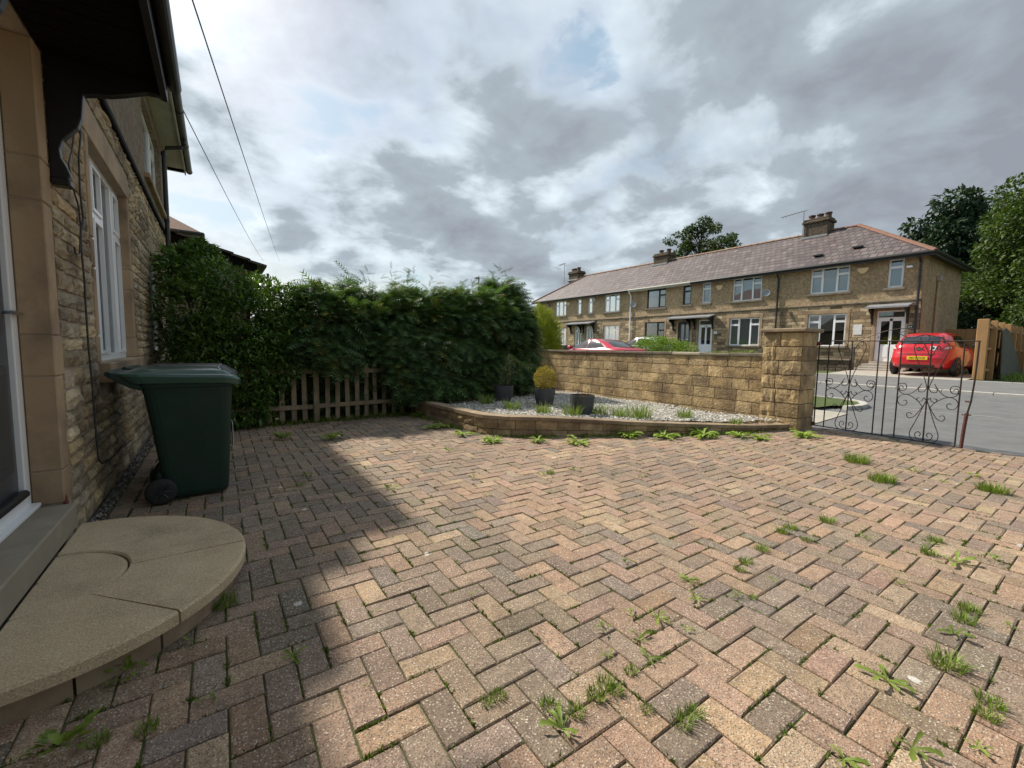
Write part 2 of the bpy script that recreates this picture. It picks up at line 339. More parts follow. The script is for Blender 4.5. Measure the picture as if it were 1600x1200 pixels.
class MB:
    def __init__(s): s.v = []; s.f = []; s.c = []
    def add(s, vs, fs, col=None):
        n = len(s.v); s.v += [tuple(p) for p in vs]; s.f += [tuple(i+n for i in q) for q in fs]
        if col is not None: s.c += [col]*len(vs)
        return s
    def box(s, x0, y0, z0, x1, y1, z1, col=None):
        x0, x1 = sorted((x0, x1)); y0, y1 = sorted((y0, y1)); z0, z1 = sorted((z0, z1))
        return s.add([(x0,y0,z0),(x1,y0,z0),(x1,y1,z0),(x0,y1,z0),(x0,y0,z1),(x1,y0,z1),(x1,y1,z1),(x0,y1,z1)],
              [(3,2,1,0),(4,5,6,7),(0,1,5,4),(1,2,6,5),(2,3,7,6),(3,0,4,7)], col)
    def bbox(s, x0, y0, z0, x1, y1, z1, b, col=None):
        """box with chamfered edges (24 verts)"""
        x0, x1 = sorted((x0, x1)); y0, y1 = sorted((y0, y1)); z0, z1 = sorted((z0, z1))
        b = min(b, (x1-x0)*.45, (y1-y0)*.45, (z1-z0)*.45)
        V = []; idx = {}
        for ix in (0, 1):
            for iy in (0, 1):
                for iz in (0, 1):
                    X = (x0, x1)[ix]; Y = (y0, y1)[iy]; Z = (z0, z1)[iz]; sx = (1, -1)[ix]; sy = (1, -1)[iy]; sz = (1, -1)[iz]
                    for k, p in enumerate(((X, Y+sy*b, Z+sz*b), (X+sx*b, Y, Z+sz*b), (X+sx*b, Y+sy*b, Z))):
                        idx[(ix, iy, iz, k)] = len(V); V.append(p)
        F = []
        q = lambda *a: F.append(tuple(idx[t] for t in a))
        for i in (0, 1):
            o = (lambda a: a if i else a[::-1])
            F.append(tuple(o([idx[(i,0,0,0)], idx[(i,1,0,0)], idx[(i,1,1,0)], idx[(i,0,1,0)]])))
            F.append(tuple(o([idx[(0,i,0,1)], idx[(0,i,1,1)], idx[(1,i,1,1)], idx[(1,i,0,1)]])))
            F.append(tuple(o([idx[(0,0,i,2)], idx[(1,0,i,2)], idx[(1,1,i,2)], idx[(0,1,i,2)]])))
        for a in (0, 1):
            for c in (0, 1):
                q((a,c,0,0),(a,c,1,0),(a,c,1,1),(a,c,0,1)); q((a,0,c,0),(a,1,c,0),(a,1,c,2),(a,0,c,2)); q((0,a,c,1),(1,a,c,1),(1,a,c,2),(0,a,c,2))
                for e in (0, 1): q((a,c,e,0),(a,c,e,1),(a,c,e,2))
        return s.add(V, F, col)
    def tube(s, path, r, n=6, closed=False, rs=None, caps=True):
        P = [Vector(p) for p in path]; m = len(P); V = []; F = []
        ref = Vector((0, 0, 1))
        for i, p in enumerate(P):
            a = P[(i-1) % m] if (closed or i) else p; b = P[(i+1) % m] if (closed or i < m-1) else p
            t = (b-a).normalized() if (b-a).length > 1e-9 else Vector((0, 0, 1))
            if abs(t.dot(ref)) > .95: rf = Vector((1, 0, 0))
            else: rf = ref
            u = t.cross(rf).normalized(); w = t.cross(u)
            rr = rs[i] if rs else r
            for k in range(n):
                an = 2*math.pi*k/n; V.append(p + u*(rr*math.cos(an)) + w*(rr*math.sin(an)))
        for i in range(m if closed else m-1):
            for k in range(n):
                j = (i+1) % m; F.append((i*n+k, j*n+k, j*n+(k+1) % n, i*n+(k+1) % n))
        if caps and not closed: F.append(tuple(range(n))[::-1]); F.append(tuple((m-1)*n+k for k in range(n)))
        return s.add(V, F)
    def lathe(s, prof, c=(0, 0, 0), n=24, axis='z'):
        V = []; F = []
        for r, h in prof:
            for k in range(n):
                a = 2*math.pi*k/n; x, y = r*math.cos(a), r*math.sin(a)
                V.append({'z': (c[0]+x, c[1]+y, c[2]+h), 'y': (c[0]+x, c[1]+h, c[2]+y), 'x': (c[0]+h, c[1]+x, c[2]+y)}[axis])
        for i in range(len(prof)-1):
            for k in range(n): F.append((i*n+k, i*n+(k+1) % n, (i+1)*n+(k+1) % n, (i+1)*n+k))
        if prof[0][0] > 1e-6: F.append(tuple(range(n))[::-1])
        if prof[-1][0] > 1e-6: F.append(tuple((len(prof)-1)*n+k for k in range(n)))
        return s.add(V, F)
    def prism(s, poly, fn, d0, d1):
        """poly of (u,v); fn(u,v,d)->xyz"""
        n = len(poly); V = [fn(u, v, d0) for u, v in poly] + [fn(u, v, d1) for u, v in poly]
        F = [tuple(range(n))[::-1], tuple(range(n, 2*n))] + [(i, (i+1) % n, n+(i+1) % n, n+i) for i in range(n)]
        return s.add(V, F)
    def build(s, name, m, parent=None, smooth=False, bevel=0, recentre=True):
        o = mk(name, s.v, s.f, m, parent, smooth, s.c if s.c else None, recentre)
        if bevel:
            md = o.modifiers.new('bevel', 'BEVEL'); md.width = bevel; md.segments = 2; md.limit_method = 'ANGLE'
        return o
def structure(o): o['kind'] = 'structure'; return o
def copy_tree(o, parent=None):
    c = o.copy(); COL.objects.link(c); c.parent = parent
    for ch in [x for x in o.children]: copy_tree(ch, c)
    return c

# ------------------------------------------------------------------ terrain and road
def sst(a, b, x):
    t = min(1, max(0, (x-a)/(b-a))); return t*t*(3-2*t)
def gh(X, Y):
    z = .043*min(max(X-8.4, 0), 11.) + .08*sst(19.4, 22, X)
    z += .11*sst(4.5, 11, Y)*sst(8.4, 9.2, X)*(1-sst(13, 16, X))
    return z
xs = [-400, -150, -60, -20, -8, -2, 3, 8.3] + list(np.arange(8.5, 23, .7)) + [26, 32, 45, 80, 160, 400]
ys = [-400, -120, -40, -20, -10, -5] + list(np.arange(-4, 14, 1.)) + [16, 20, 26, 34, 50, 90, 180, 400]
def sheet(xs, ys, off, fn=gh, skip=None):
    V = [(x, y, fn(x, y)+off) for x in xs for y in ys]; n = len(ys)
    F = [(i*n+j, (i+1)*n+j, (i+1)*n+j+1, i*n+j+1) for i in range(len(xs)-1) for j in range(n-1)]
    return V, F
V, F = sheet(xs, ys, -.075); structure(mk('ground', V, F, 'turf'))
rx = [8.40, 8.9] + list(np.arange(9.4, 15.6, .6)) + [15.6]; ry = [-60, -30, -15, -8] + list(np.arange(-5, 16, 1.)) + [20, 28, 40, 70]
V, F = sheet(rx, ry, -.008); structure(mk('road', V, F, 'asphalt'))
# worn seam in the asphalt
V = []; F = []
for i, y in enumerate(np.arange(-6, 3.05, .25)):
    x = 11.75+.03*math.sin(i*1.3); w = .022+.012*math.sin(i*2.1)
    V += [(x-w, y, gh(x, y)-.004), (x+w, y, gh(x, y)-.004)]
F = [(2*i, 2*i+1, 2*i+3, 2*i+2) for i in range(len(V)//2-1)]
structure(mk('road_seam', V, F, 'kerb'))
# far kerb, laid in stones, and the far pavement
kb = structure(bpy.data.objects.new('kerb', None)); COL.objects.link(kb); WP[kb.name] = Vector((0, 0, 0))
for y in np.arange(-9, 30, .915):
    b = MB(); z = gh(15.68, y); b.bbox(15.6, y+.006, z-.1, 15.75, y+.909, z+.05, .012); b.build('kerb_stone', 'kerb', kb)
px = list(np.arange(15.75, 18.9, .6)) + [18.9]
V, F = sheet(px, ry, .03); structure(mk('pavement', V, F, 'asphalt_path'))
b = MB()
for y in np.arange(-8, 24, .915):
    z = gh(18.95, y); b.bbox(18.9, y+.004, z-.05, 19.0, y+.91, z+.052, .008)
structure(b.build('pavement_edging', 'kerb'))
# driveways of the far houses
for y0, y1, nm in ((3.1, 6.9, 'flag'), (12.8, 21.5, 'asphalt_path')):
    V, F = sheet([19.0, 19.6, 20.4, 21.2, 22, 23.9], [y0, (y0+y1)/2, y1], .012); structure(mk('far_driveway', V, F, nm))
# pavement and verge on this side, left of the gate
nx = [8.42, 9.3, 10.3]; nyy = [3.2] + list(np.arange(4, 16, 1.)) + [20, 30, 50]
V, F = sheet(nx, nyy, .004); structure(mk('footpath', V, F, 'flag'))
vp = [(10.32, 3.75)] + [(11.35+.62*math.sin(t), 3.85-.55*math.cos(t)) for t in np.linspace(-1.2, 1.57, 8)] + [(11.97, 8), (11.97, 40), (10.32, 40)]
V = [(x, y, gh(x, y)+.055) for x, y in vp]; structure(mk('grass_verge', V, [tuple(range(len(V)))], 'turf'))
kn = structure(bpy.data.objects.new('verge_kerb', None)); COL.objects.link(kn); WP[kn.name] = Vector((0, 0, 0))
pth = [(10.75, 3.42), (11.05, 3.29), (11.4, 3.28), (11.75, 3.45), (11.97, 3.8)] + [(12.0, y) for y in np.arange(4.7, 24, .915)]
for (xa, ya), (xb, yb) in zip(pth[:-1], pth[1:]):
    d = Vector((xb-xa, yb-ya, 0)); n = Vector((d.y, -d.x, 0)).normalized()*.06; z0 = gh(xa, ya); z1 = gh(xb, yb); e = d*.012
    p = [Vector((xa, ya, z0))+e-n, Vector((xb, yb, z1))-e-n, Vector((xb, yb, z1))-e+n, Vector((xa, ya, z0))+e+n]
    b = MB(); b.add([q+Vector((0, 0, -.1)) for q in p]+[q+Vector((0, 0, .075)) for q in p], [(3,2,1,0),(4,5,6,7),(0,1,5,4),(1,2,6,5),(2,3,7,6),(3,0,4,7)])
    b.build('kerb_stone', 'kerb', kn)

# ------------------------------------------------------------------ driveway of herringbone pavers
PB = [(3.02, 7.60), (3.07, 7.0), (3.11, 6.4), (3.15, 5.8), (3.23, 5.29), (3.47, 5.06), (3.78, 4.87), (4.45, 4.52), (5.16, 4.12), (6.0, 3.76), (6.96, 3.42), (7.72, 3.18)]
def planter_y(x):
    return float(np.interp(x, [p[0] for p in PB[4:]], [p[1] for p in PB[4:]]))
def in_drive(x, y):
    if x < (-.60 if y > 2.1 else -.74) or x > 8.36 or y > 7.72 or y < -2.5: return False
    if x > 3.05 and y > 5.29: return False
    if x > 3.23 and y > planter_y(min(x, 7.72))-.02 and x < 7.72: return False
    if x >= 7.66 and y > 3.08: return False
    if (x+.73)**2+(y-2.8)**2 < .70**2: return False
    return True
drive = structure(bpy.data.objects.new('driveway', None)); COL.objects.link(drive); WP[drive.name] = Vector((0, 0, 0))
V, F = sheet([-.8, 0, 1, 2, 3, 4, 5, 6, 7, 8.40], [-3, -1, 0, 1, 2, 3, 4, 5, 6, 7, 8.3], -.010, lambda x, y: 0); mk('joint_sand', V, F, 'joint_soil', drive)
U = .1135
PAL = [((.40, .268, .18), 28), ((.37, .245, .166), 24), ((.41, .292, .185), 12), ((.33, .24, .168), 16), ((.28, .212, .155), 11), ((.45, .328, .205), 4), ((.235, .182, .138), 6)]
pc = np.array([p[0] for p in PAL]); pw = np.array([p[1] for p in PAL], float); pw /= pw.sum()
def dn(x, y):   # slow drift in the mix of colours over the drive
    return .5*math.sin(x*.9+1.3)*math.sin(y*1.1+.4)+.35*math.sin(x*2.3-y*1.7)
pavers = []
for i in range(-12, 78):
    for j in range(-26, 74):
        k = (i-j) % 4
        x0 = .102+i*U; yt = .012+j*U
        if k == 2: r = (x0, yt-U, x0+2*U, yt)
        elif k == 0: r = (x0, yt-2*U, x0+U, yt)
        else: continue
        cx, cy = (r[0]+r[2])/2, (r[1]+r[3])/2
        if in_drive(cx, cy): pavers.append(r)
for y in np.arange(-2.4, 7.6, 2*U):     # edging course along the house
    if not (1.95 < y+U < 3.68): pavers.append((-.70, y, -.70+U*.98, y+2*U))
def paver_geo(r):
    g = .0020+random.random()*.0022; x0, y0, x1, y1 = r[0]+g, r[1]+g, r[2]-g, r[3]-g
    dz = [random.gauss(0, .0016) for _ in range(2)]; h = random.gauss(0, .0016); b = .0035+random.random()*.0035
    cx, cy = (x0+x1)/2, (y0+y1)/2; a = random.gauss(0, .009); ca, sa = math.cos(a), math.sin(a)
    zt = lambda x, y: h+dz[0]*(x-cx)*8+dz[1]*(y-cy)*8
    ring = [(x0, y0), (x1, y0), (x1, y1), (x0, y1)]; ring2 = [(x0+b, y0+b), (x1-b, y0+b), (x1-b, y1-b), (x0+b, y1-b)]
    ring2 = [(x+random.gauss(0, .0018), y+random.gauss(0, .0018)) for x, y in ring2]
    V = [(x, y, -.05) for x, y in ring]+[(x, y, zt(x, y)-.0045) for x, y in ring]+[(x, y, zt(x, y)) for x, y in ring2]
    V = [(cx+(x-cx)*ca-(y-cy)*sa, cy+(x-cx)*sa+(y-cy)*ca, z) for x, y, z in V]
    F = [(0,1,5,4),(1,2,6,5),(2,3,7,6),(3,0,4,7),(4,5,9,8),(5,6,10,9),(6,7,11,10),(7,4,8,11),(8,9,10,11)]
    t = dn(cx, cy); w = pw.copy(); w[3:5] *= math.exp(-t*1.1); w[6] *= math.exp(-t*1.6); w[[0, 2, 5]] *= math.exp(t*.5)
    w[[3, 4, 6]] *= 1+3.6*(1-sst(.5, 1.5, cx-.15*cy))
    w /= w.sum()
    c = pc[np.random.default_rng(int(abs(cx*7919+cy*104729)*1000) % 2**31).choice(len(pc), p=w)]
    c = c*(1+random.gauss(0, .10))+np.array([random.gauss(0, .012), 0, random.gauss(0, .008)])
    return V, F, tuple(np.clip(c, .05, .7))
def parea(r):
    p = [proj((x, y, 0)) for x, y in ((r[0], r[1]), (r[2], r[1]), (r[2], r[3]), (r[0], r[3]))]
    if min(q[2] for q in p) < .1: return 0
    mx = sum(q[0] for q in p)/4; my = sum(q[1] for q in p)/4
    if not (0 < mx < 1600 and 0 < my < 1200): return 0
    return abs(sum(p[i][0]*p[(i+1) % 4][1]-p[(i+1) % 4][0]*p[i][1] for i in range(4)))/2
pavers.sort(key=parea, reverse=True)
rest = MB()
for n, r in enumerate(pavers):
    V, F, c = paver_geo(r)
    if n < 300: mk('paver', V, F, 'paver', drive, col=[c]*12)
    else: rest.add(V, F, c)
tag(rest.build('pavers_far', 'paver', drive, recentre=False), kind='stuff')
b = MB(); b.box(-.8, 3.7, -.03, -.70, 7.9, -.006); structure(b.build('gravel_strip', 'dark_gravel'))

# ------------------------------------------------------------------ walls with real openings
def pierced(b, u0, u1, v0, v1, holes, fn, depth=.14):
    """wall face over (u,v) with rectangular holes and their reveals; fn(u,v,d) d = inward"""
    us = sorted({u0, u1, *[h[0] for h in holes], *[h[2] for h in holes]}); vs = sorted({v0, v1, *[h[1] for h in holes], *[h[3] for h in holes]})
    us = [u for u in us if u0 <= u <= u1]; vs = [v for v in vs if v0 <= v <= v1]
    for a, c in zip(us[:-1], us[1:]):
        for e, g in zip(vs[:-1], vs[1:]):
            mu, mv = (a+c)/2, (e+g)/2
            if any(h[0] < mu < h[2] and h[1] < mv < h[3] for h in holes): continue
            b.add([fn(a, e, 0), fn(c, e, 0), fn(c, g, 0), fn(a, g, 0)], [(0, 1, 2, 3)])
    for h in holes:
        a, e, c, g = h; e2 = max(e, v0); g2 = min(g, v1)
        for p, q in (((a, e2), (a, g2)), ((c, e2), (c, g2)), ((a, e2), (c, e2)), ((a, g2), (c, g2))):
            b.add([fn(*p, 0), fn(*q, 0), fn(*q, depth), fn(*p, depth)], [(0, 1, 2, 3)])
def window(parent, rect, fn, layout, frame='upvc', depth=.09, fw=.055, back='room_dark', panes=True):
    """layout: list of (width share, transom share or 0); window > pane, curtain"""
    u0, v0, u1, v1 = rect; b = MB()
    def bar(a, e, c, g, d0, d1):
        b.add([fn(a,e,d0), fn(c,e,d0), fn(c,g,d0), fn(a,g,d0), fn(a,e,d1), fn(c,e,d1), fn(c,g,d1), fn(a,g,d1)], [(0,1,2,3),(7,6,5,4),(0,4,5,1),(1,5,6,2),(2,6,7,3),(3,7,4,0)])
    d0, d1 = depth-.03, depth+.04
    bar(u0, v0, u1, v0+fw, d0, d1); bar(u0, v1-fw, u1, v1, d0, d1); bar(u0, v0+fw, u0+fw, v1-fw, d0, d1); bar(u1-fw, v0+fw, u1, v1-fw, d0, d1)
    tot = sum(l[0] for l in layout); u = u0; ps = []; H = v1-v0
    for n, (w, tr) in enumerate(layout):
        ua = u; ub = u+(u1-u0)*w/tot; u = ub
        if n < len(layout)-1: bar(ub-fw*.6, v0+fw, ub+fw*.6, v1-fw, d0, d1)
        la = ua+(fw if n == 0 else fw*.6); lb = ub-(fw if n == len(layout)-1 else fw*.6)
        if tr:
            vt = v1-H*tr; bar(la, vt-fw*.5, lb, vt+fw*.5, d0, d1)
            for e, g in ((v0+fw, vt-fw*.5), (vt+fw*.5, v1-fw)):
                s = fw*.5; d2, d3 = d0-.012, d0+.02   # opening sash, proud
                bar(la, e, lb, e+s, d2, d3); bar(la, g-s, lb, g, d2, d3); bar(la, e+s, la+s, g-s, d2, d3); bar(lb-s, e+s, lb, g-s, d2, d3); ps.append((la+s, e+s, lb-s, g-s))
        else: ps.append((la, v0+fw, lb, v1-fw))
    w = b.build('window', frame, parent)
    for a, e, c, g in ps:
        p = MB(); d = depth; p.add([fn(a,e,d), fn(c,e,d), fn(c,g,d), fn(a,g,d), fn(a,e,d+.006), fn(c,e,d+.006), fn(c,g,d+.006), fn(a,g,d+.006)], [(0,1,2,3),(7,6,5,4),(0,4,5,1),(1,5,6,2),(2,6,7,3),(3,7,4,0)])
        p.build('pane', 'pane', w)
    c = MB(); d = depth+.11; e = .03; c.add([fn(u0-e,v0-e,d), fn(u1+e,v0-e,d), fn(u1+e,v1+e,d), fn(u0-e,v1+e,d)], [(0, 1, 2, 3)])
    c.build('curtain' if 'curtain' in back else 'room', back, w)
    return w

# ------------------------------------------------------------------ the house on the left
HX = -.80
fL = lambda u, v, d: (HX-d, u, v)           # u along +Y, v up, d inward (-X)
house = thing('stone_house', 'near stone house along the left edge, with black porch canopy and white windows', 'house', (-4.3, 4, 0))
WIN1 = (4.82, 1.10, 6.62, 2.90); WIN2 = (8.55, 1.15, 9.95, 2.62); UWIN = (8.45, 3.74, 10.8, 4.95); DOOR = (2.64, 0., 3.60, 2.94)
b = MB(); pierced(b, -5, 12.6, -.1, 3.44, [WIN1, WIN2, DOOR], fL, .13); b.build('wall', 'mortar', house)
b = MB(); fU = lambda u, v, d: (HX+.012-d, u, v)
pierced(b, 7.4, 12.6, 3.44, 5.22, [UWIN], fU, .14); pierced(b, 5.6, 7.4, 3.44, 4.2, [], fU, .14); b.build('upper_wall', 'pebbledash_near', house)
b = MB(); b.box(-7.8, 12.59, -.1, HX, 12.6, 5.22); b.box(-7.8, -5, -.1, HX, -4.99, 3.4); b.box(-7.81, -5, -.1, -7.8, 12.6, 3.4); b.box(-7.8, 7.4, 3.4, HX, 7.41, 5.22); b.build('side_wall', 'pebbledash_near', house)
b = MB(); b.bbox(HX-.01, -5, 3.40, HX+.045, 12.62, 3.475, .012); b.build('string_course', 'dark_timber', house)
# rock-faced walling stones, one by one
def stone_face(b, fn, u0, u1, v0, v1, out, col, nu=4, nv=2, rough=1., edge=.004):
    V = []; us = np.linspace(u0, u1, nu+1); vs = np.linspace(v0, v1, nv+1)
    for jj, v in enumerate(vs):
        for ii, u in enumerate(us):
            inner = 0 < ii < nu and 0 < jj < nv
            ed = (ii in (0, nu))+(jj in (0, nv))
            d = edge+(out*(.15+.95*random.random()) if inner else (out*.5*random.random() if ed == 1 else out*.2*random.random()))
            uu = u+(random.gauss(0, (u1-u0)/nu*.16) if 0 < ii < nu else random.gauss(0, .003)); vv = v+(random.gauss(0, (v1-v0)/nv*.10) if inner else random.gauss(0, .003))
            V.append(fn(uu, vv, -d*rough))
    F = [(j*(nu+1)+i, j*(nu+1)+i+1, (j+1)*(nu+1)+i+1, (j+1)*(nu+1)+i) for j in range(nv) for i in range(nu)]
    # returns back into the wall
    n = len(V); border = list(range(nu+1))+[j*(nu+1)+nu for j in range(1, nv+1)]+[nv*(nu+1)+i for i in range(nu-1, -1, -1)]+[j*(nu+1) for j in range(nv-1, 0, -1)]
    cu, cv = (u0+u1)/2, (v0+v1)/2
    uv = [(u, v) for v in vs for u in us]
    V += [fn(*uv[k], .016) for k in border]
    m = len(border); F += [(border[(k+1) % m], border[k], n+k, n+(k+1) % m) for k in range(m)]
    b.add(V, F, col)
SC = [(.52, .41, .25), (.45, .345, .20), (.56, .455, .295), (.37, .285, .175), (.51, .375, .20), (.42, .345, .24)]
def pick(pal, s=.10):
    c = np.array(random.choice(pal))*(1+random.gauss(0, s)); return tuple(np.clip(c, .04, .8))
v = .02; allst = []
while v < 3.36:
    hgt = random.choice((.085, .095, .105, .12, .135)); v1 = min(v+hgt, 3.385)
    u = 3.78-random.random()*.1
    while u < 12.5:
        u1 = min(u+random.uniform(.16, .46), 12.55)
        segs = [(max(u, 3.765), u1)]
        for h in ((4.66, .93, 6.78, 3.13), (8.40, 1.0, 10.1, 2.80)):
            if v1 > h[1] and v < h[3]:
                ns = []
                for a, c in segs:
                    if c <= h[0] or a >= h[2]: ns.append((a, c))
                    else:
                        if a < h[0]: ns.append((a, h[0]))
                        if c > h[2]: ns.append((h[2], c))
                segs = ns
        allst += [(a, c, v, v1) for a, c in segs if c-a > .05]
        u = u1
    v = v1
far_st = MB(); allst.sort(key=lambda q: q[0])
for k, (a, c, v, v1) in enumerate(allst):
    if k < 300: b = MB(); stone_face(b, fL, a+.008, c-.008, v+.010, v1-.010, .027, pick(SC, .13), 5, 3); b.build('stone', 'wall_stone', house)
    else: stone_face(far_st, fL, a+.008, c-.008, v+.010, v1-.010, .024, pick(SC, .13), 4, 2)
tag(far_st.build('stones_far', 'wall_stone', house), kind='stuff')
# dressed stone jambs, lintels, sills
def ash(u0, v0, u1, v1, out, inn=.0, name='jamb_stone', m='ashlar', bev=.006):
    b = MB(); b.bbox(HX-inn, u0, v0, HX+out, u1, v1, bev); b.build(name, m, house)
for z0, z1, w in ((.30, .50, .16), (.505, 1.06, .13), (1.065, 1.30, .17), (1.305, 2.06, .135), (2.065, 2.30, .165), (2.305, 2.94, .14)):
    ash(3.594, z0, 3.60+w, z1, .012, .126)
ash(2.50, .30, 2.646, 2.94, .012, .126)
for w_ in (WIN1, WIN2):
    ash(w_[0]-.14, w_[3]+.002, w_[2]+.15, w_[3]+.22, .014, .12, 'lintel')
    ash(w_[0]-.05, w_[1]-.165, w_[2]+.12, w_[1]-.002, .075, .12, 'sill')
    for z0, z1, w in ((0, .12, .15), (.125, .42, .11), (.425, .55, .15), (.555, 1., .11)):
        H_ = w_[3]-w_[1]; a, c = w_[1]+z0*H_+.002, w_[1]+z1*H_-.002
        ash(w_[2]-.006, a, w_[2]+w, c, .012, .07); ash(w_[0]-w*.8, a, w_[0]+.006, c, .012, .07)
window(house, WIN1, fL, [(1.0, .0), (.9, .28), (1.0, .0), (.9, .28)], back='curtain_near', depth=.10, fw=.06)
window(house, WIN2, fL, [(1, .28), (1, 0)], back='curtain_near', depth=.10)
window(house, UWIN, fU, [(1, .28), (1.2, 0), (1, .28)], back='curtain_near', depth=.11)
b = MB(); b.box(-7.8, -5, 3.44, HX-.02, 5.59, 3.48); b.box(-7.8, 5.6, 4.12, HX, 7.395, 4.205); b.box(-7.8, 5.595, 3.485, HX, 5.6, 4.15); b.build('wing_roof', 'lead', house)
b = MB(); b.bbox(HX-.1, UWIN[0]-.1, 3.66, HX+.08, UWIN[2]+.1, 3.735, .01); b.build('sill', 'ashlar', house)
# roof, soffit, gutter, downpipe
b = MB(); x0, x1, y0, y1, z0, z1 = -.43, -8.2, 7.85, 12.95, 5.30, 7.9
b.add([(x0,y0,z0),(x0,y1,z0),(x1,y1,z0),(x1,y0,z0),(-4.3,y0+2.4,z1),(-4.3,y1-2.4,z1)], [(0,1,5,4),(1,2,5),(2,3,4,5),(3,0,4)])
b.build('roof', 'slates', house)
b = MB(); b.box(HX+.01, 7.88, 5.19, -.49, 12.8, 5.21); b.box(-7.8, 12.6, 5.19, -.49, 12.86, 5.208); b.build('soffit', 'soffit', house)
b = MB(); b.box(-.485, 7.86, 5.15, -.46, 12.86, 5.31); b.build('fascia', 'soffit', house)
b = MB()
prof = [(.058*math.cos(a), .058*math.sin(a)) for a in np.linspace(math.pi, 2*math.pi, 9)]+[(.05*math.cos(a), .05*math.sin(a)) for a in np.linspace(2*math.pi, math.pi, 9)]
b.prism(prof, lambda u, v, d: (-.402+u, d, 5.275+v), 7.85, 12.98)
for y in np.arange(6.5, 13, 1.6): b.prism([(x*1.12, z*1.12) for x, z in prof[:9]]+[(.06, .012), (-.06, .012)], lambda u, v, d: (-.402+u, d, 5.275+v), y, y+.05)
b.build('gutter', 'black_plastic', house)
b = MB(); b.tube([(-.40, 10.9, 5.24), (-.40, 10.9, 5.14), (-.44, 10.9, 5.07), (-.68, 10.9, 5.00), (-.725, 10.9, 4.92), (-.725, 10.9, .1)], .036, 10)
for z in (4.85, 3.6, 2.4): b.lathe([(.046, 0), (.046, .06)], (-.725, 10.9, z), 10)
b.build('downpipe', 'black_plastic', house, smooth=False)
# entrance: frame, leaf, threshold
dr = MB(); fx0, fx1 = -.995, -.925
for a, c, e, g in ((2.648, 2.72, .30, 2.94), (3.515, 3.592, .30, 2.94), (2.72, 3.515, 2.63, 2.94), (2.72, 3.515, .30, .385)): dr.box(fx0, a, e, fx1, c, g)
dr.box(-.93, 2.648, .301, -.885, 3.592, .325)
dframe = dr.build('door_frame', 'upvc', house, bevel=.006)
b = MB(); b.box(-.99, 2.725, .386, -.95, 3.51, 2.628)
for a, c, e, g in ((2.79, 3.08, .55, 1.15), (3.15, 3.44, .55, 1.15), (2.79, 3.08, 1.3, 2.45), (3.15, 3.44, 1.3, 2.45)):
    b.bbox(-.955, a, e, -.938, c, g, .012); b.bbox(-.945, a+.05, e+.05, -.932, c-.05, g-.05, .01)
dl = b.build('door', 'door_grey', house)
b = MB(); b.bbox(-.95, 2.725, .385, -.905, 3.51, .43, .012); b.build('weather_bar', 'black_plastic', dl)
b = MB(); b.tube([(-.905, 3.44, 1.42), (-.905, 3.58, 1.42)], .011, 8); b.tube([(-.95, 3.46, 1.42), (-.905, 3.46, 1.42)], .01, 8); b.build('handle', 'chrome', dl)
b = MB(); b.bbox(-1.0, 2.02, .152, -.735, 3.575, .298, .008); b.build('threshold', 'threshold', house)
b = MB(); b.prism([(3.565, .17), (3.62, .16), (3.635, .27), (3.65, .275), (3.61, .345), (3.585, .30), (3.60, .27)], fL, -.017, -.0125); b.build('paint_mark', 'red_mark', house)
# canopy over the door with scrolled brackets
cn = MB(); cn.box(HX+.014, 2.65, 2.955, -.251, 3.74, 2.985); cn.add([(HX+.01,2.60,3.34),(HX+.01,3.80,3.34),(-.215,3.80,3.0),(-.215,2.60,3.0)], [(0,1,2,3)])
for y in np.arange(2.68, 3.7, .11): cn.box(HX+.014, y, 2.947, -.255, y+.1, 2.955)
can = cn.build('canopy', 'dark_timber', house)
def bracket(y):
    pl = [(-.788, 2.24), (-.715, 2.235), (-.70, 2.275), (-.715, 2.32), (-.738, 2.37), (-.742, 2.42), (-.725, 2.475), (-.69, 2.52), (-.655, 2.565), (-.635, 2.63), (-.628, 2.70), (-.622, 2.765),
          (-.56, 2.785), (-.50, 2.797), (-.43, 2.825), (-.36, 2.858), (-.32, 2.876), (-.27, 2.880), (-.235, 2.868), (-.215, 2.865), (-.215, 2.995), (-.788, 3.3)]
    b = MB(); b.prism(pl, lambda u, v, d: (u, d, v), y, y+.05); b.build('bracket', 'black_paint', can, bevel=.006)
    b = MB(); b.bbox(-.787, y-.02, 2.205, -.70, y+.07, 2.25, .008); b.build('bracket_foot', 'black_paint', can)
bracket(3.76); bracket(2.61)
b = MB(); b.box(-.25, 2.62, 2.865, -.216, 3.79, 3.0); b.build('fascia', 'black_paint', can)
b = MB(); prof = [(.045*math.cos(a), .045*math.sin(a)) for a in np.linspace(math.pi, 2*math.pi, 9)]+[(.038*math.cos(a), .038*math.sin(a)) for a in np.linspace(2*math.pi, math.pi, 9)]
b.prism(prof, lambda u, v, d: (-.178+u*.85, d, 2.985+v*.85), 2.58, 3.83); b.build('gutter', 'black_plastic', can)

# black cables clipped to the house wall
def wallpath(pts, off=.052): return [tuple(onx(x, y, HX+off)) for x, y in pts]
b = MB(); b.tube(wallpath([(124, 190), (126, 215), (123, 245), (125, 300), (130, 340), (126, 365), (128, 400), (132, 440), (134, 480), (138, 540), (144, 600), (148, 650), (151, 690), (154, 718), (160, 724), (172, 717), (190, 700), (205, 688)]), .006, 6)
tag(b.build('cable', 'wire'), 'long thin black cable hanging down the stone wall and looping near the bin', 'cable')
b = MB(); b.tube(wallpath([(116, 205), (113, 230), (107, 256), (113, 290), (122, 320), (126, 352), (125, 385), (124, 397), (118, 396), (116, 386)]), .005, 6)
tag(b.build('cable', 'wire'), 'short black cable hooked below the porch bracket, left of the long one', 'cable')

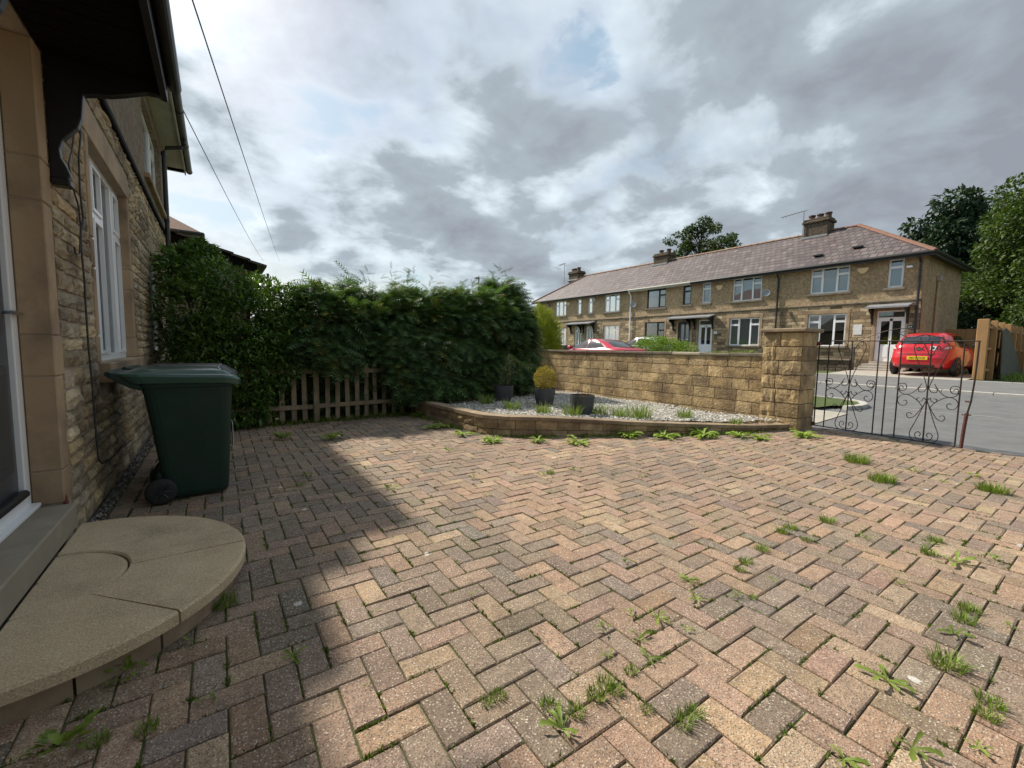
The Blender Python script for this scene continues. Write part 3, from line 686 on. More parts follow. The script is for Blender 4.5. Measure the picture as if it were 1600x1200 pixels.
# semicircular concrete entrance step in slabs
step = thing('entrance_step', 'half-round concrete entrance step in front of the grey door', 'step', (-.73, 2.8, 0))
SCX, SCY, SR = -.73, 2.80, .825
def sector(b, r0, r1, a0, a1, z0, z1, n=24, bev=.008):
    an = np.linspace(a0, a1, n)
    ring = lambda r, z: [(SCX+r*math.cos(a), SCY+r*math.sin(a), z) for a in an]
    rows = [ring(r0+.001, z0), ring(r0+.001, z1-bev), ring(r0+bev, z1), ring((r0+r1)/2, z1), ring(r1-bev*1.6, z1), ring(r1, z1-bev*1.4), ring(r1-.002, z0)]
    V = [p for r in rows for p in r]; F = [(i*n+k, i*n+k+1, (i+1)*n+k+1, (i+1)*n+k) for i in range(len(rows)-1) for k in range(n-1)]
    m = len(rows); F += [tuple(i*n for i in range(m))[::-1], tuple(i*n+n-1 for i in range(m))]
    F += [((m-1)*n+k, (m-1)*n+k+1, k+1, k) for k in range(n-1)]
    b.add(V, F)
h = math.pi/2; gp = .006
b = MB(); sector(b, .002, .318, -h, h, .105, .15); b.build('slab', 'concrete_step', step)
for a0, a1 in ((-h, -.82), (-.82, .02), (.02, h)):
    b = MB(); sector(b, .325, SR, a0+gp, a1-gp, .095, .152); b.build('slab', 'concrete_step', step)
b = MB()
for k in range(9):
    a0 = -h+math.pi*k/9; bb = MB(); sector(bb, .60, SR-.045-.006*random.random(), a0+.006, a0+math.pi/9-.006, -.04, .094, 6); bb.build('riser_stone', 'coping_brown', step)
b = MB(); sector(b, .0, .74, -h, h, -.04, .09, 20); b.build('core', 'soil', step)

# ------------------------------------------------------------------ wheelie bins
def wheelie_bin(name, label, lidm, bodym):
    t = thing(name, label, 'bin', group='wheelie bins by the house wall', world=False)
    V = []; lev = [(0.03, -.33, .075, .205), (.06, -.345, .085, .215), (.30, -.375, .098, .232), (.60, -.41, .115, .252), (.86, -.445, .13, .272), (.92, -.46, .136, .28), (.925, -.475, .148, .292), (.985, -.48, .152, .295)]
    n = 28
    for z, xb, xf, hw in lev:
        cx, hx = (xb+xf)/2, (xf-xb)/2
        for k in range(n):
            a = 2*math.pi*k/n; c, s_ = math.cos(a), math.sin(a); e = .22
            V.append((cx+hx*math.copysign(abs(c)**e, c), hw*math.copysign(abs(s_)**e, s_), z))
    F = [(i*n+k, i*n+(k+1) % n, (i+1)*n+(k+1) % n, (i+1)*n+k) for i in range(len(lev)-1) for k in range(n)]+[tuple(range(n))[::-1]]
    body = mk('body', V, F, bodym, t); 
    b = MB(); b.bbox(-.40, -.2, .16, -.345, .2, .24, .02); b.box(-.36, -.19, .02, -.30, .19, .10); b.build('axle_housing', bodym, t)
    # lid: shallow dome with a down-turned rim
    V = []; lid = [(.962, -.53, .192, .318), (1.005, -.58, .198, .322), (1.022, -.585, .180, .305), (1.028, -.56, .155, .285), (1.055, -.47, .10, .25), (1.066, -.40, .04, .21), (1.070, -.30, -.05, .12)]
    for z, xb, xf, hw in lid:
        cx, hx = (xb+xf)/2, (xf-xb)/2
        for k in range(n):
            a = 2*math.pi*k/n; c, s_ = math.cos(a), math.sin(a); e = .25
            x = cx+hx*math.copysign(abs(c)**e, c); V.append((x, hw*math.copysign(abs(s_)**e, s_), z-.035*max(0, (x+.05)/.25)**2+(.012 if x < -.4 and z > 1 else 0)))
    F = [(i*n+k, i*n+(k+1) % n, (i+1)*n+(k+1) % n, (i+1)*n+k) for i in range(len(lid)-1) for k in range(n)]+[tuple((len(lid)-1)*n+k for k in range(n)), tuple(range(n))[::-1]]
    ld = mk('lid', V, F, lidm, t)
    b = MB(); b.prism([(-.44, .90), (-.52, .93), (-.60, .985), (-.645, 1.02), (-.64, 1.045), (-.58, 1.04), (-.46, 1.0)], lambda u, v, d: (u, d, v), -.27, .27); b.build('handle_housing', bodym, t, bevel=.008)
    b = MB(); b.tube([(-.635, -.27, 1.035), (-.635, .27, 1.035)], .018, 10); b.build('handle', bodym, t)
    for s_ in (-1, 1):
        b = MB(); b.tube([(.05, s_*.14-.035, 1.045), (.05, s_*.14-.035, 1.062), (.05, s_*.14+.035, 1.062), (.05, s_*.14+.035, 1.045)], .006, 6); b.build('lid_grip', 'chrome', ld)
        b = MB(); b.lathe([(.045, -.026), (.085, -.03), (.102, -.018), (.104, 0), (.102, .018), (.085, .03), (.045, .026)], (-.365, s_*.255, .104), 28, 'y'); w = b.build('wheel', 'rubber', t, smooth=True)
        b = MB(); b.lathe([(.018, -.036), (.018, .036)], (-.365, s_*.255, .104), 12, 'y'); b.lathe([(.072, -.022), (.072, .022)], (-.365, s_*.255, .104), 24, 'y')
        for k in range(7):
            a = 2*math.pi*k/7; y = s_*.255+s_*.024
            b.tube([(-.365+.02*math.cos(a), y, .104+.02*math.sin(a)), (-.365+.068*math.cos(a), y, .104+.068*math.sin(a))], .007, 5)
        b.build('hub', 'black_plastic', w)
    return t
bin1 = wheelie_bin('wheelie_bin', 'nearer dark green wheelie bin with glossy green lid, side on to the camera', 'bin_lid', 'bin_green')
b = MB(); b.box(.1305, -.06, .36, .134, .10, .58); b.build('sticker', 'sticker', bin1)
bin1.location = (-.045, 4.53, 0); bin1.rotation_euler.z = R(2)
bin2 = wheelie_bin('wheelie_bin', 'second wheelie bin standing right behind the nearer one, mostly hidden', 'black_plastic', 'bin_green')
bin2.location = (-.03, 5.25, .0); bin2.rotation_euler.z = R(-3)

# ------------------------------------------------------------------ picket fence
fence = thing('picket_fence', 'low weathered picket fence in front of the hedge', 'fence', (1.6, 7.75, 0))
def fy(x): return 7.66+.07*max(0, x-1.3)+.012*math.sin(x*3)
for k, x in enumerate(np.arange(-.35, 3.0, .168)):
    x += random.gauss(0, .008); y = fy(x)+.03; top = .97+random.gauss(0, .012); w = .036; ln = random.gauss(0, .012)
    bz = .02
    if abs(x-1.32) < .05: continue
    b = MB(); broken = k == 14
    pl = [(-w, bz), (w, bz), (w+ln, top-.055), (ln, top), (-w+ln, top-.055)] if not broken else [(-w, bz), (w, bz), (w, top-.06), (.012, top-.03), (.0, top-.09), (-w, top-.04)]
    b.prism(pl, lambda u, v, d: (x+u, y+d, v), 0, .018); b.build('picket', 'fence_old', fence)
for z, dz in ((.84, .0), (.27, .02)):
    for xa, xb in ((-.45, 1.27), (1.37, 3.05)):
        b = MB(); za, zb = z+random.gauss(0, .012), z+random.gauss(0, .012)
        V = []
        for x, zz in ((xa, za), (xb, zb)):
            y = fy(x); V += [(x, y-.012, zz-.034), (x, y+.026, zz-.034), (x, y+.026, zz+.034), (x, y-.012, zz+.034)]
        b.add(V, [(0,3,2,1),(4,5,6,7),(0,1,5,4),(1,2,6,5),(2,3,7,6),(3,0,4,7)]); b.build('rail', 'fence_old', fence)
b = MB(); b.bbox(1.28, 7.62, -.02, 1.365, 7.70, .93, .006); b.build('post', 'fence_old', fence)
b = MB(); b.bbox(3.03, 7.80, -.02, 3.10, 7.87, .96, .006); b.build('post', 'fence_old', fence)

# ------------------------------------------------------------------ raised gravel bed
bed = thing('raised_bed', 'low buff stone edging wall with coping around the gravel bed', 'edging wall', (4.5, 4.9, 0))
def topz(s): return .285 if s < 3.0 else max(.10, .285-.05*(s-3.0))
segs = []; s = 0.
pl = [Vector((x, y, 0)) for x, y in PB]; cum = [0.]
for a, c in zip(pl[:-1], pl[1:]): cum.append(cum[-1]+(c-a).length)
def along(s):
    for i in range(len(pl)-1):
        if s <= cum[i+1] or i == len(pl)-2:
            d = (pl[i+1]-pl[i]).normalized(); return pl[i]+d*(s-cum[i]), d
def edge_block(s0, s1, z0a, z0b, z1a, z1b, front, back, name, m, col, out=0.):
    (p, d), (q, e) = along(s0), along(s1); n1 = Vector((-d.y, d.x, 0)); n2 = Vector((-e.y, e.x, 0))    # inward normal (into the bed is left of travel)
    fn = lambda u, v, dd: tuple((p+(q-p)*u)+(n1*(1-u)+n2*u)*(dd+front)+Vector((0, 0, (z0a*(1-u)+z0b*u)*(1-v)+(z1a*(1-u)+z1b*u)*v)))
    V = [fn(0,0,0), fn(1,0,0), fn(1,1,0), fn(0,1,0), fn(0,0,back), fn(1,0,back), fn(1,1,back), fn(0,1,back)]
    b = MB()
    if out:
        V2 = []
        for v in (0, .5, 1):
            for u in (0, .33, .66, 1): V2.append(fn(u+(random.gauss(0, .05) if 0 < u < 1 else 0), v, -(out*random.uniform(.4, 1.1) if (0 < u < 1 and v == .5) else out*.2*random.random())))
        b.add(V2, [(j*4+i, j*4+i+1, (j+1)*4+i+1, (j+1)*4+i) for j in range(2) for i in range(3)], col)
        b.add(V, [(4,7,6,5),(0,4,5,1),(1,5,6,2),(3,2,6,7),(0,3,7,4)], col)
        # close small gap between rough face and body
        k = len(b.v)-8
        for a, c, e2, g in ((0, 4, 8, None),): pass
        b.add([V2[0], V2[4], V2[8], V[3], V[0]], [(0, 1, 2, 3, 4)], col); b.add([V2[3], V2[7], V2[11], V[2], V[1]], [(4, 3, 2, 1, 0)], col)
        b.add([V2[8], V2[9], V2[10], V2[11], V[2], V[3]], [(0, 1, 2, 3, 4, 5)], col)
    else: b.add(V, [(0,1,2,3),(4,7,6,5),(0,4,5,1),(1,5,6,2),(3,2,6,7),(0,3,7,4)], col)
    return b.build(name, m, bed)
BC = [(.40, .285, .155), (.34, .235, .125), (.44, .325, .19), (.37, .265, .15), (.30, .21, .12)]
tot = cum[-1]
for course in (0, 1):
    s = -.12*course
    while s < tot-.05:
        s1 = min(tot, s+random.uniform(.22, .40)); a = max(s, 0)
        if s1-a > .06:
            ta, tb = topz(a)-.052, topz(s1)-.052
            za, zb = (ta*.42, tb*.42) if course else (-.06, -.06)
            e1, e2 = (ta-.004, tb-.004) if course else (ta*.42-.008, tb*.42-.008)
            if e1-za > .02: edge_block(a+.004, s1-.004, za, zb, e1, e2, 0, .13, 'block', 'block_stone', pick(BC), .016)
        s = s1
s = 0
while s < tot-.05:
    s1 = min(tot, s+random.uniform(.40, .48)); edge_block(s+.003, s1-.003, topz(s)-.05, topz(s1)-.05, topz(s), topz(s1), -.022, .20, 'coping_stone', 'coping_brown', None); s = s1
bedpoly = [(p.x+.1, p.y) for p in pl[:4]]+[(3.33, 5.37), (3.55, 5.15), (3.86, 4.97), (4.5, 4.63), (5.2, 4.24), (6.05, 3.87), (7.0, 3.53), (7.72, 3.26), (7.80, 10.2), (3.0, 10.2)]
def bedz(x, y): return .215-.03*max(0, x-5.0)+.012*math.sin(x*3.1)*math.cos(y*2.7)
def inside(x, y, P):
    c = False
    for i in range(len(P)):
        (xa, ya), (xb, yb) = P[i], P[i-1]
        if (ya > y) != (yb > y) and x < (xb-xa)*(y-ya)/(yb-ya)+xa: c = not c
    return c
V = []; F = []; gx = np.arange(2.95, 7.95, .15); gy = np.arange(3.1, 10.3, .15); keep = {}
for x in gx:
    for y in gy:
        if all(inside(x+dx, y+dy, bedpoly) for dx, dy in ((0, 0), (.15, 0), (.15, .15), (0, .15))):
            q = []
            for dx, dy in ((0, 0), (.15, 0), (.15, .15), (0, .15)):
                k = (round(x+dx, 3), round(y+dy, 3))
                if k not in keep: keep[k] = len(V); V.append((x+dx, y+dy, bedz(x+dx, y+dy)-.012))
                q.append(keep[k])
            F.append(tuple(q))
structure(mk('gravel_bed', V, F, 'gravel_bed'))
# loose white stones
oct_v = np.array([(1,0,0),(-1,0,0),(0,1,0),(0,-1,0),(0,0,1),(0,0,-1)], float); oct_f = [(0,2,4),(2,1,4),(1,3,4),(3,0,4),(2,0,5),(1,2,5),(3,1,5),(0,3,5)]
b = MB(); V = []; F = []; C = []
while len(V) < 6*9500:
    x, y = random.uniform(3.05, 7.75), random.uniform(3.25, 9.2)
    if not inside(x, y, bedpoly): continue
    if y > 8.0 and random.random() < .7: continue
    s_ = random.uniform(.009, .021); a = random.random()*6.28; ca, sa = math.cos(a), math.sin(a)
    sc = np.array([s_*random.uniform(.8, 1.4), s_*random.uniform(.7, 1.1), s_*random.uniform(.45, .8)])
    q = oct_v*sc*rng.uniform(.75, 1.2, (6, 1)); q = np.stack([q[:, 0]*ca-q[:, 1]*sa, q[:, 0]*sa+q[:, 1]*ca, q[:, 2]], 1)+(x, y, bedz(x, y)+random.uniform(-.004, .01))
    n = len(V); V += q.tolist(); F += [tuple(i+n for i in f) for f in oct_f]
    g = random.choice((.72, .62, .55, .68, .40, .30)); C += [(g, g*.955, g*.86)]*6
tag(mk('gravel', V, F, 'gravel_stone', col=C), 'loose white and grey gravel covering the raised bed', 'gravel', kind='stuff')

# ------------------------------------------------------------------ boundary wall and gate pillar
bw = thing('boundary_wall', 'buff concrete-stone block wall with dark coping between the gravel bed and the street', 'wall', (7.85, 7, 0))
fW = lambda u, v, d: (7.75+d, u, v)
b = MB(); b.box(7.762, 3.66, -.05, 7.93, 13.2, 1.185); b.build('mortar_core', 'mortar', bw)
WC = [(.45, .325, .165), (.41, .29, .145), (.48, .355, .19), (.38, .27, .135), (.43, .30, .145)]
z = -.02; row = 0
while z < 1.17:
    z1 = min(z+.2025, 1.188); y = 3.66-(.2 if row % 2 else .0)
    while y < 13.1:
        y1 = y+random.choice((.42, .44, .44, .30, .36)); a, c = max(y, 3.662), min(y1, 13.2)
        if c-a > .07:
            b = MB(); stone_face(b, fW, a+.005, c-.005, z+.007, z1-.007, .007, pick(WC, .13), 5, 3); b.build('block', 'block_stone', bw)
        y = y1
    z = z1; row += 1
# back face of the wall toward the street
b = MB(); b.box(7.93, 3.66, -.05, 7.95, 13.2, 1.185); b.build('back_face', 'coping_brown', bw)
y = 3.66
while y < 13.1:
    y1 = min(13.2, y+random.uniform(.58, .66)); pale = 4.9 < (y+y1)/2 < 5.75
    b = MB(); b.bbox(7.715, y+.002, 1.19, 7.985, y1-.002, 1.245+random.gauss(0, .003), .01); o = b.build('coping_stone', 'coping_pale' if pale else 'coping_dark', bw); y = y1
pil = thing('gate_pillar', 'square rock-faced stone gate pillar with flat cap at the end of the wall', 'pillar', (7.98, 3.35, 0))
X0, X1, Y0, Y1 = 7.69, 8.24, 3.06, 3.66
b = MB(); b.box(X0+.015, Y0+.015, -.05, X1-.015, Y1-.015, 1.60); b.build('core', 'mortar', pil)
for r in range(7):
    z, z1 = -.03+r*.2325, -.03+(r+1)*.2325; sp_ = (.33, .24, .36, .22, .34, .20, .33)[r]
    faces = [(lambda u, v, d: (X0+d, u, v), Y0, Y1), (lambda u, v, d: (u, Y0+d, v), X0, X1), (lambda u, v, d: (X1-d, u, v), Y0, Y1), (lambda u, v, d: (u, Y1-d, v), X0, X1)]
    # each course: two stones on the front, wrapping the corners
    cols = [pick(WC, .16) for _ in range(3)]
    ysplit = Y1-sp_ if r % 2 else Y0+sp_
    for k, (ya, yb) in enumerate(((Y0, ysplit), (ysplit, Y1))):
        b = MB(); stone_face(b, faces[0][0], ya+.007, yb-.007, z+.008, z1-.008, .022, cols[k], 6, 3)
        stone_face(b, faces[2][0], ya+.004, yb-.004, z+.006, z1-.006, .03, cols[k], 3, 2)
        if k == 0:
            xs_ = X0+.20 if r % 2 else X0+.30; stone_face(b, faces[1][0], X0+.004, xs_, z+.006, z1-.006, .010, cols[0], 3, 2)
            b2 = MB(); stone_face(b2, faces[1][0], xs_+.008, X1-.004, z+.006, z1-.006, .012, cols[2], 3, 2); b2.build('block', 'block_stone', pil)
        else: stone_face(b, faces[3][0], X0+.004, X1-.004, z+.006, z1-.006, .012, cols[1], 3, 2)
        b.build('block', 'block_stone', pil)
b = MB(); b.bbox(X0-.06, Y0-.06, 1.60, X1+.06, Y1+.05, 1.662, .014); b.build('cap', 'coping_brown', pil)

# ------------------------------------------------------------------ wrought-iron gate
gate = thing('iron_gate', 'black wrought-iron driveway gate with scrollwork, hinged on the stone pillar', 'gate', (8.2, 2.1, .05))
GX = 8.20
GT = lambda y: 1.455+.012*(y-1.2)/1.8; GB = lambda y: .03+.035*(y-1.2)/1.8
def rod(pts, r, name, m='iron', n=6):
    b = MB(); b.tube([(GX, y, z) for y, z in pts], r, n); b.build(name, m, gate)
rod([(3.02, GT(3.02)), (1.20, GT(1.2))], .009, 'top_rail'); rod([(3.02, GB(3.02)), (1.27, GB(1.27))], .009, 'bottom_rail')
for y in (3.02, 2.88, 2.24, 2.125, 1.985, 1.345, 2.575, 1.665): rod([(y, GB(y)), (y, GT(y))], .009 if y not in (3.02,) else .011, 'bar')
rod([(1.215, GT(1.2)), (1.218, 1.1), (1.222, .92), (1.235, .66), (1.262, .47)], .010, 'end_bar')
rod([(1.262, .50), (1.275, .3), (1.285, .03)], .02, 'rusty_post', 'rust', 8)
rod([(1.25, .655), (1.29, .655)], .012, 'latch', 'rust'); rod([(1.22, .48), (1.31, .475)], .009, 'latch', 'rust')
def smooth(pts, n=6):
    P = [np.array(p, float) for p in pts]; P = [2*P[0]-P[1]]+P+[2*P[-1]-P[-2]]; o = []
    for i in range(1, len(P)-2):
        for t in np.linspace(0, 1, n, endpoint=False):
            a, b_, c, d = P[i-1:i+3]; o.append(.5*((2*b_)+(-a+c)*t+(2*a-5*b_+4*c-d)*t*t+(-a+3*b_-3*c+d)*t**3))
    o.append(P[-2]); return o
SCR = [  # (u, v) in panel half-widths and share of the height from the top
    [(.16, .075), (.22, .04), (.38, .01), (.53, .035), (.56, .08), (.46, .16), (.30, .26), (.12, .38), (.01, .48)],
    [(.20, .095), (.28, .085), (.26, .055), (.18, .06), (.12, .09), (.08, .13), (.015, .15)],
    [(.80, .475), (.88, .455), (.95, .47), (.92, .50), (.78, .50), (.70, .465), (.78, .43), (.98, .44), (1.0, .48), (.85, .53), (.60, .535), (.38, .49), (.20, .42)],
    [(.22, .46), (.30, .47), (.28, .50), (.12, .50), (.03, .46)],
    [(.78, .605), (.70, .60), (.64, .62), (.70, .65), (.88, .65), (.98, .60), (.88, .555), (.66, .54), (.42, .57), (.24, .61), (.12, .655)],
    [(.24, .565), (.32, .57), (.28, .60), (.15, .59), (.10, .56), (.02, .585)],
    [(.44, .735), (.54, .72), (.62, .74), (.55, .775), (.38, .76), (.20, .69), (.02, .60)],
    [(.02, .59), (.14, .68), (.30, .80), (.46, .91), (.44, .965), (.30, .995), (.0, 1.0)],
    [(.14, .95), (.10, .925), (.18, .905), (.28, .925), (.26, .96), (.12, .985), (.01, .975)]]
for yc, hw in ((2.575, .315), (1.665, .32)):
    for c in SCR:
        for sg in (-1, 1):
            rod([(yc-sg*p[0]*hw, GT(yc)-p[1]*(GT(yc)-GB(yc))) for p in smooth(c, 4)], .0055, 'scroll', n=5)
rod([tuple(p) for p in smooth([(2.50, 1.47), (2.36, 1.53), (2.2, 1.60), (2.05, 1.635), (1.92, 1.63), (1.86, 1.59)], 5)], .0055, 'crest_scroll', n=5)
rod([tuple(p) for p in smooth([(1.50, 1.46), (1.64, 1.52), (1.76, 1.545), (1.88, 1.50), (1.97, 1.535), (2.02, 1.575), (1.95, 1.60)], 5)], .0055, 'crest_scroll', n=5)
rod([(1.74+.05*math.cos(a), 1.50+.045*math.sin(a)) for a in np.linspace(0, 6.28, 14)], .005, 'crest_ring', n=5)
for z in (1.42, .09):
    b = MB(); b.bbox(GX-.02, 3.005, z-.03, GX+.02, 3.065, z+.03, .006); b.build('hinge', 'rust', gate)

# ------------------------------------------------------------------ foliage builders
def unit(a): return a/np.maximum(np.linalg.norm(a, axis=-1, keepdims=True), 1e-9)
def bigmesh(name, v, f, m, parent, col):
    """many triangles at once; v (n,3), f (k,3)"""
    c = (v.min(0)+v.max(0))/2; me = bpy.data.meshes.new(name)
    me.vertices.add(len(v)); me.vertices.foreach_set('co', (v-c).astype(np.float32).ravel())
    me.loops.add(f.size); me.loops.foreach_set('vertex_index', f.astype(np.int32).ravel())
    me.polygons.add(len(f)); me.polygons.foreach_set('loop_start', np.arange(0, f.size, 3, dtype=np.int32)); me.polygons.foreach_set('loop_total', np.full(len(f), 3, np.int32))
    me.materials.append(MATS[m]); me.update(calc_edges=True)
    a = me.color_attributes.new('Col', 'FLOAT_COLOR', 'POINT'); cc = np.ones((len(v), 4), np.float32); cc[:, :3] = col; a.data.foreach_set('color', cc.ravel())
    o = bpy.data.objects.new(name, me); COL.objects.link(o); o.location = Vector(c)-(wp(parent) if parent else Vector((0, 0, 0)))
    if parent: o.parent = parent
    WP[o.name] = Vector(c); return o
def leaves(P, D, Nn, Ln, Wd, fold=.25, bend=.15):
    """pointed folded leaves: 4 triangles each"""
    D = unit(D); S_ = unit(np.cross(D, Nn)); U_ = np.cross(S_, D); Ln = np.asarray(Ln).reshape(-1, 1); Wd = np.asarray(Wd).reshape(-1, 1)
    tip = P+D*Ln-U_*Ln*bend; mid = P+D*Ln*.5
    l = P+D*Ln*.42+S_*Wd*.5+U_*Wd*fold; r = P+D*Ln*.42-S_*Wd*.5+U_*Wd*fold
    v = np.stack([P, l, mid, r, tip], 1); n = len(P); base = (np.arange(n)*5)[:, None, None]
    f = base+np.array([[0, 2, 1], [0, 3, 2], [1, 2, 4], [2, 3, 4]])[None]
    return v.reshape(-1, 3), f.reshape(-1, 3), 5
def sprays(P, D, Nn, Ln, k=5, spread=.36, w=.055, droop=.25):
    """flat feathery conifer sprays: a spine and k pairs of side shoots (narrow triangles)"""
    D = unit(D); S_ = unit(np.cross(D, Nn)); U_ = np.cross(S_, D); Ln = np.asarray(Ln).reshape(-1, 1); vs = []
    def pt(t, s): return P+D*Ln*t+S_*Ln*s-U_*Ln*droop*t*t
    vs += [pt(0, -w*.6), pt(0, w*.6), pt(1, 0)]
    for i in range(k):
        t = .12+.72*i/(k-1); ln = spread*(1-.62*abs(t-.35)/.65)
        for sg in (-1, 1):
            vs += [pt(t-.02, 0), pt(t+w*1.5, 0), pt(t+ln*.85, sg*ln)]
    v = np.stack(vs, 1); m = len(vs); n = len(P)
    f = (np.arange(n)*m)[:, None, None]+np.arange(m).reshape(-1, 3)[None]
    return v.reshape(-1, 3), f.reshape(-1, 3), m
def shades(n, per, lo=.7, hi=1.3, tip=None):
    s = rng.uniform(lo, hi, (n, 1))*np.ones((1, 3)); s[:, 0] *= rng.uniform(.9, 1.15, n); return np.repeat(s, per, 0)
def trunk(path, r0, r1, parent, name='trunk', m='bark', n=8):
    b = MB(); k = len(path); b.tube(path, 0, n, rs=[r0+(r1-r0)*i/(k-1) for i in range(k)]); return b.build(name, m, parent, smooth=True)
def ball(n):
    a = unit(rng.normal(size=(n, 3))); return a

# ------------------------------------------------------------------ conifer hedge: a row of leylandii grown together
HED = [(1.75, 8.75, .85, 2.14), (2.75, 8.85, .90, 2.30), (3.75, 8.95, .92, 2.36), (4.75, 9.0, .95, 2.36), (5.36, 9.05, .86, 2.32), (5.82, 9.1, .66, 2.72)]
lab = ['leftmost conifer of the dark hedge, beside the glossy laurel', 'second conifer of the dark hedge, above the picket fence', 'third conifer of the dark hedge, above the fence end', 'fourth conifer of the dark hedge, at the back of the gravel bed', 'fifth conifer of the dark hedge, behind the leafy potted shrub', 'rightmost and pointed conifer of the dark hedge, touching the block wall']
for k, (hx, hy, hr, ht) in enumerate(HED):
    t = thing('hedge_conifer', lab[k], 'conifer', (hx, hy, .02), 'conifers grown together into a hedge')
    trunk([(hx, hy, 0), (hx+.03, hy, .8), (hx-.02, hy+.02, 1.6), (hx, hy, ht-.3)], .06, .015, t)
    b = MB()
    for j in range(70):       # bare inner branches
        z = random.uniform(.25, ht-.4); a = random.uniform(0, 6.28); rr = hr*random.uniform(.45, .8)
        b.tube([(hx, hy, z), (hx+rr*.5*math.cos(a), hy+rr*.5*math.sin(a), z+.08), (hx+rr*math.cos(a), hy+rr*math.sin(a), z+.1)], 0, 4, rs=[.012, .008, .004], caps=False)
    b.build('branches', 'bark', t)
    n = 7000
    u = rng.random(n)**.85; z = .12+u*(ht-.12); a = rng.uniform(0, 2*math.pi, n)
    tq = (z/ht)
    prof_ = np.where(tq < .15, .80+tq*1.3, np.where(tq < .80, 1.0, np.maximum(.02, 1-(tq-.80)/.20*(.55 if k < 5 else .85))))
    lump = 1.02+.15*np.sin(a*3+z*4+k)+.10*np.sin(z*9+a*5+k*2)
    rad = hr*prof_*lump*(1.06-.5*rng.random(n)**1.7); z = z+np.where(z > ht*.85, rng.normal(0, .10, n)+.10*np.sin(a*2+k*1.7), 0)
    sx = 1.0 if k not in (0,) else .9
    P = np.stack([hx+rad*np.cos(a)*sx*1.08, hy+rad*np.sin(a)*1.0, z], 1)
    keep = (P[:, 1] > 7.95-.3*(rng.random(n) < .3)*(P[:, 2] < 1.5)*(P[:, 2] > 1.1)-.3*(P[:, 0] > 2.9)) & (P[:, 0] < 7.72)
    P = P[keep]; a = a[keep]; z = z[keep]
    for bx, by, bz, br in {0: [(1.62, 7.62, 1.06, .24), (1.3, 7.8, 1.2, .25)], 1: [(2.85, 7.62, .74, .28), (2.7, 7.85, 1.2, .3)], 2: [(3.2, 7.65, .62, .40), (3.7, 7.75, .45, .35), (3.3, 7.8, 1.1, .5)], 3: [(4.3, 7.85, .42, .3), (4.9, 8.0, .8, .5)], 4: [(5.5, 8.1, .7, .45)], 5: [(5.9, 8.5, .7, .4)]}[k]:
        q = int(1300*br*br*4); dd = ball(q); P = np.vstack([P, np.array([bx, by, bz])+dd*br*(1-.5*rng.random((q, 1))**2)*[1, .7, .8]]); a = np.concatenate([a, np.arctan2(dd[:, 1]-.6, dd[:, 0])]); z = P[:, 2]
    m = len(P)
    D = np.stack([np.cos(a), np.sin(a), rng.uniform(-.35, .35, m)+.5*(z > ht*.8)], 1)+rng.normal(0, .3, (m, 3))
    Nn = np.tile([0, 0, 1.], (m, 1))+rng.normal(0, .28, (m, 3))
    v, f, per = sprays(P, D, Nn, rng.uniform(.20, .40, m), k=6, spread=.30, w=.036, droop=.45)
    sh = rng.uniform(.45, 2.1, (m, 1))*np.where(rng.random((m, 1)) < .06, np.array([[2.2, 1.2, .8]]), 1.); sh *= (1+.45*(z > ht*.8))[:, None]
    # leaders sticking out of the top
    LP = []; LD = []
    for q in range(random.choice((3, 4, 5))):
        bx, by = hx+random.uniform(-.4, .4)*hr*1.4, hy+random.uniform(-.4, .2); hh = random.uniform(.3, .7); tx = random.uniform(-.12, .4)
        for s_ in np.linspace(0, 1, 16): LP.append((bx+tx*s_*s_, by, ht-.12+hh*s_)); LD.append((random.gauss(.25, .8), random.gauss(0, .6), .6))
    v2, f2, _ = sprays(np.array(LP), np.array(LD), np.tile([0, 0, 1.], (len(LP), 1))+rng.normal(0, .5, (len(LP), 3)), rng.uniform(.10, .22, len(LP)), k=6, spread=.26, w=.03)
    f = np.vstack([f, f2+len(v)]); v = np.vstack([v, v2]); sh = np.vstack([sh, np.full((len(LP), 3), 1.1)])
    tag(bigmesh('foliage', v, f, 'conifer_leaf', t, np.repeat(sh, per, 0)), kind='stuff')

# golden conifer beyond the wall end
t = thing('golden_conifer', 'yellow-green conifer bush at the right end of the dark hedge', 'conifer', (8.08, 10.35, .2))
trunk([(8.08, 10.35, 0), (8.08, 10.35, 1.8)], .05, .02, t)
n = 7500; d = ball(n); rr = rng.random(n)**.3
P = np.array([8.08, 10.35, 1.34])+d*rr[:, None]*np.array([.66, .6, 1.12])*(1+.1*np.sin(d[:, [2]]*9+d[:, [0]]*6)); P[:, 2] = np.maximum(P[:, 2], .25)
v, f, per = sprays(P, d+np.array([0, 0, .7])+rng.normal(0, .3, (n, 3)), rng.normal(0, 1, (n, 3)), rng.uniform(.09, .17, n), k=4)
sh = rng.uniform(.75, 1.25, (n, 1))*np.ones((1, 3)); tag(bigmesh('foliage', v, f, 'gold_leaf', t, np.repeat(sh, per, 0)), kind='stuff')

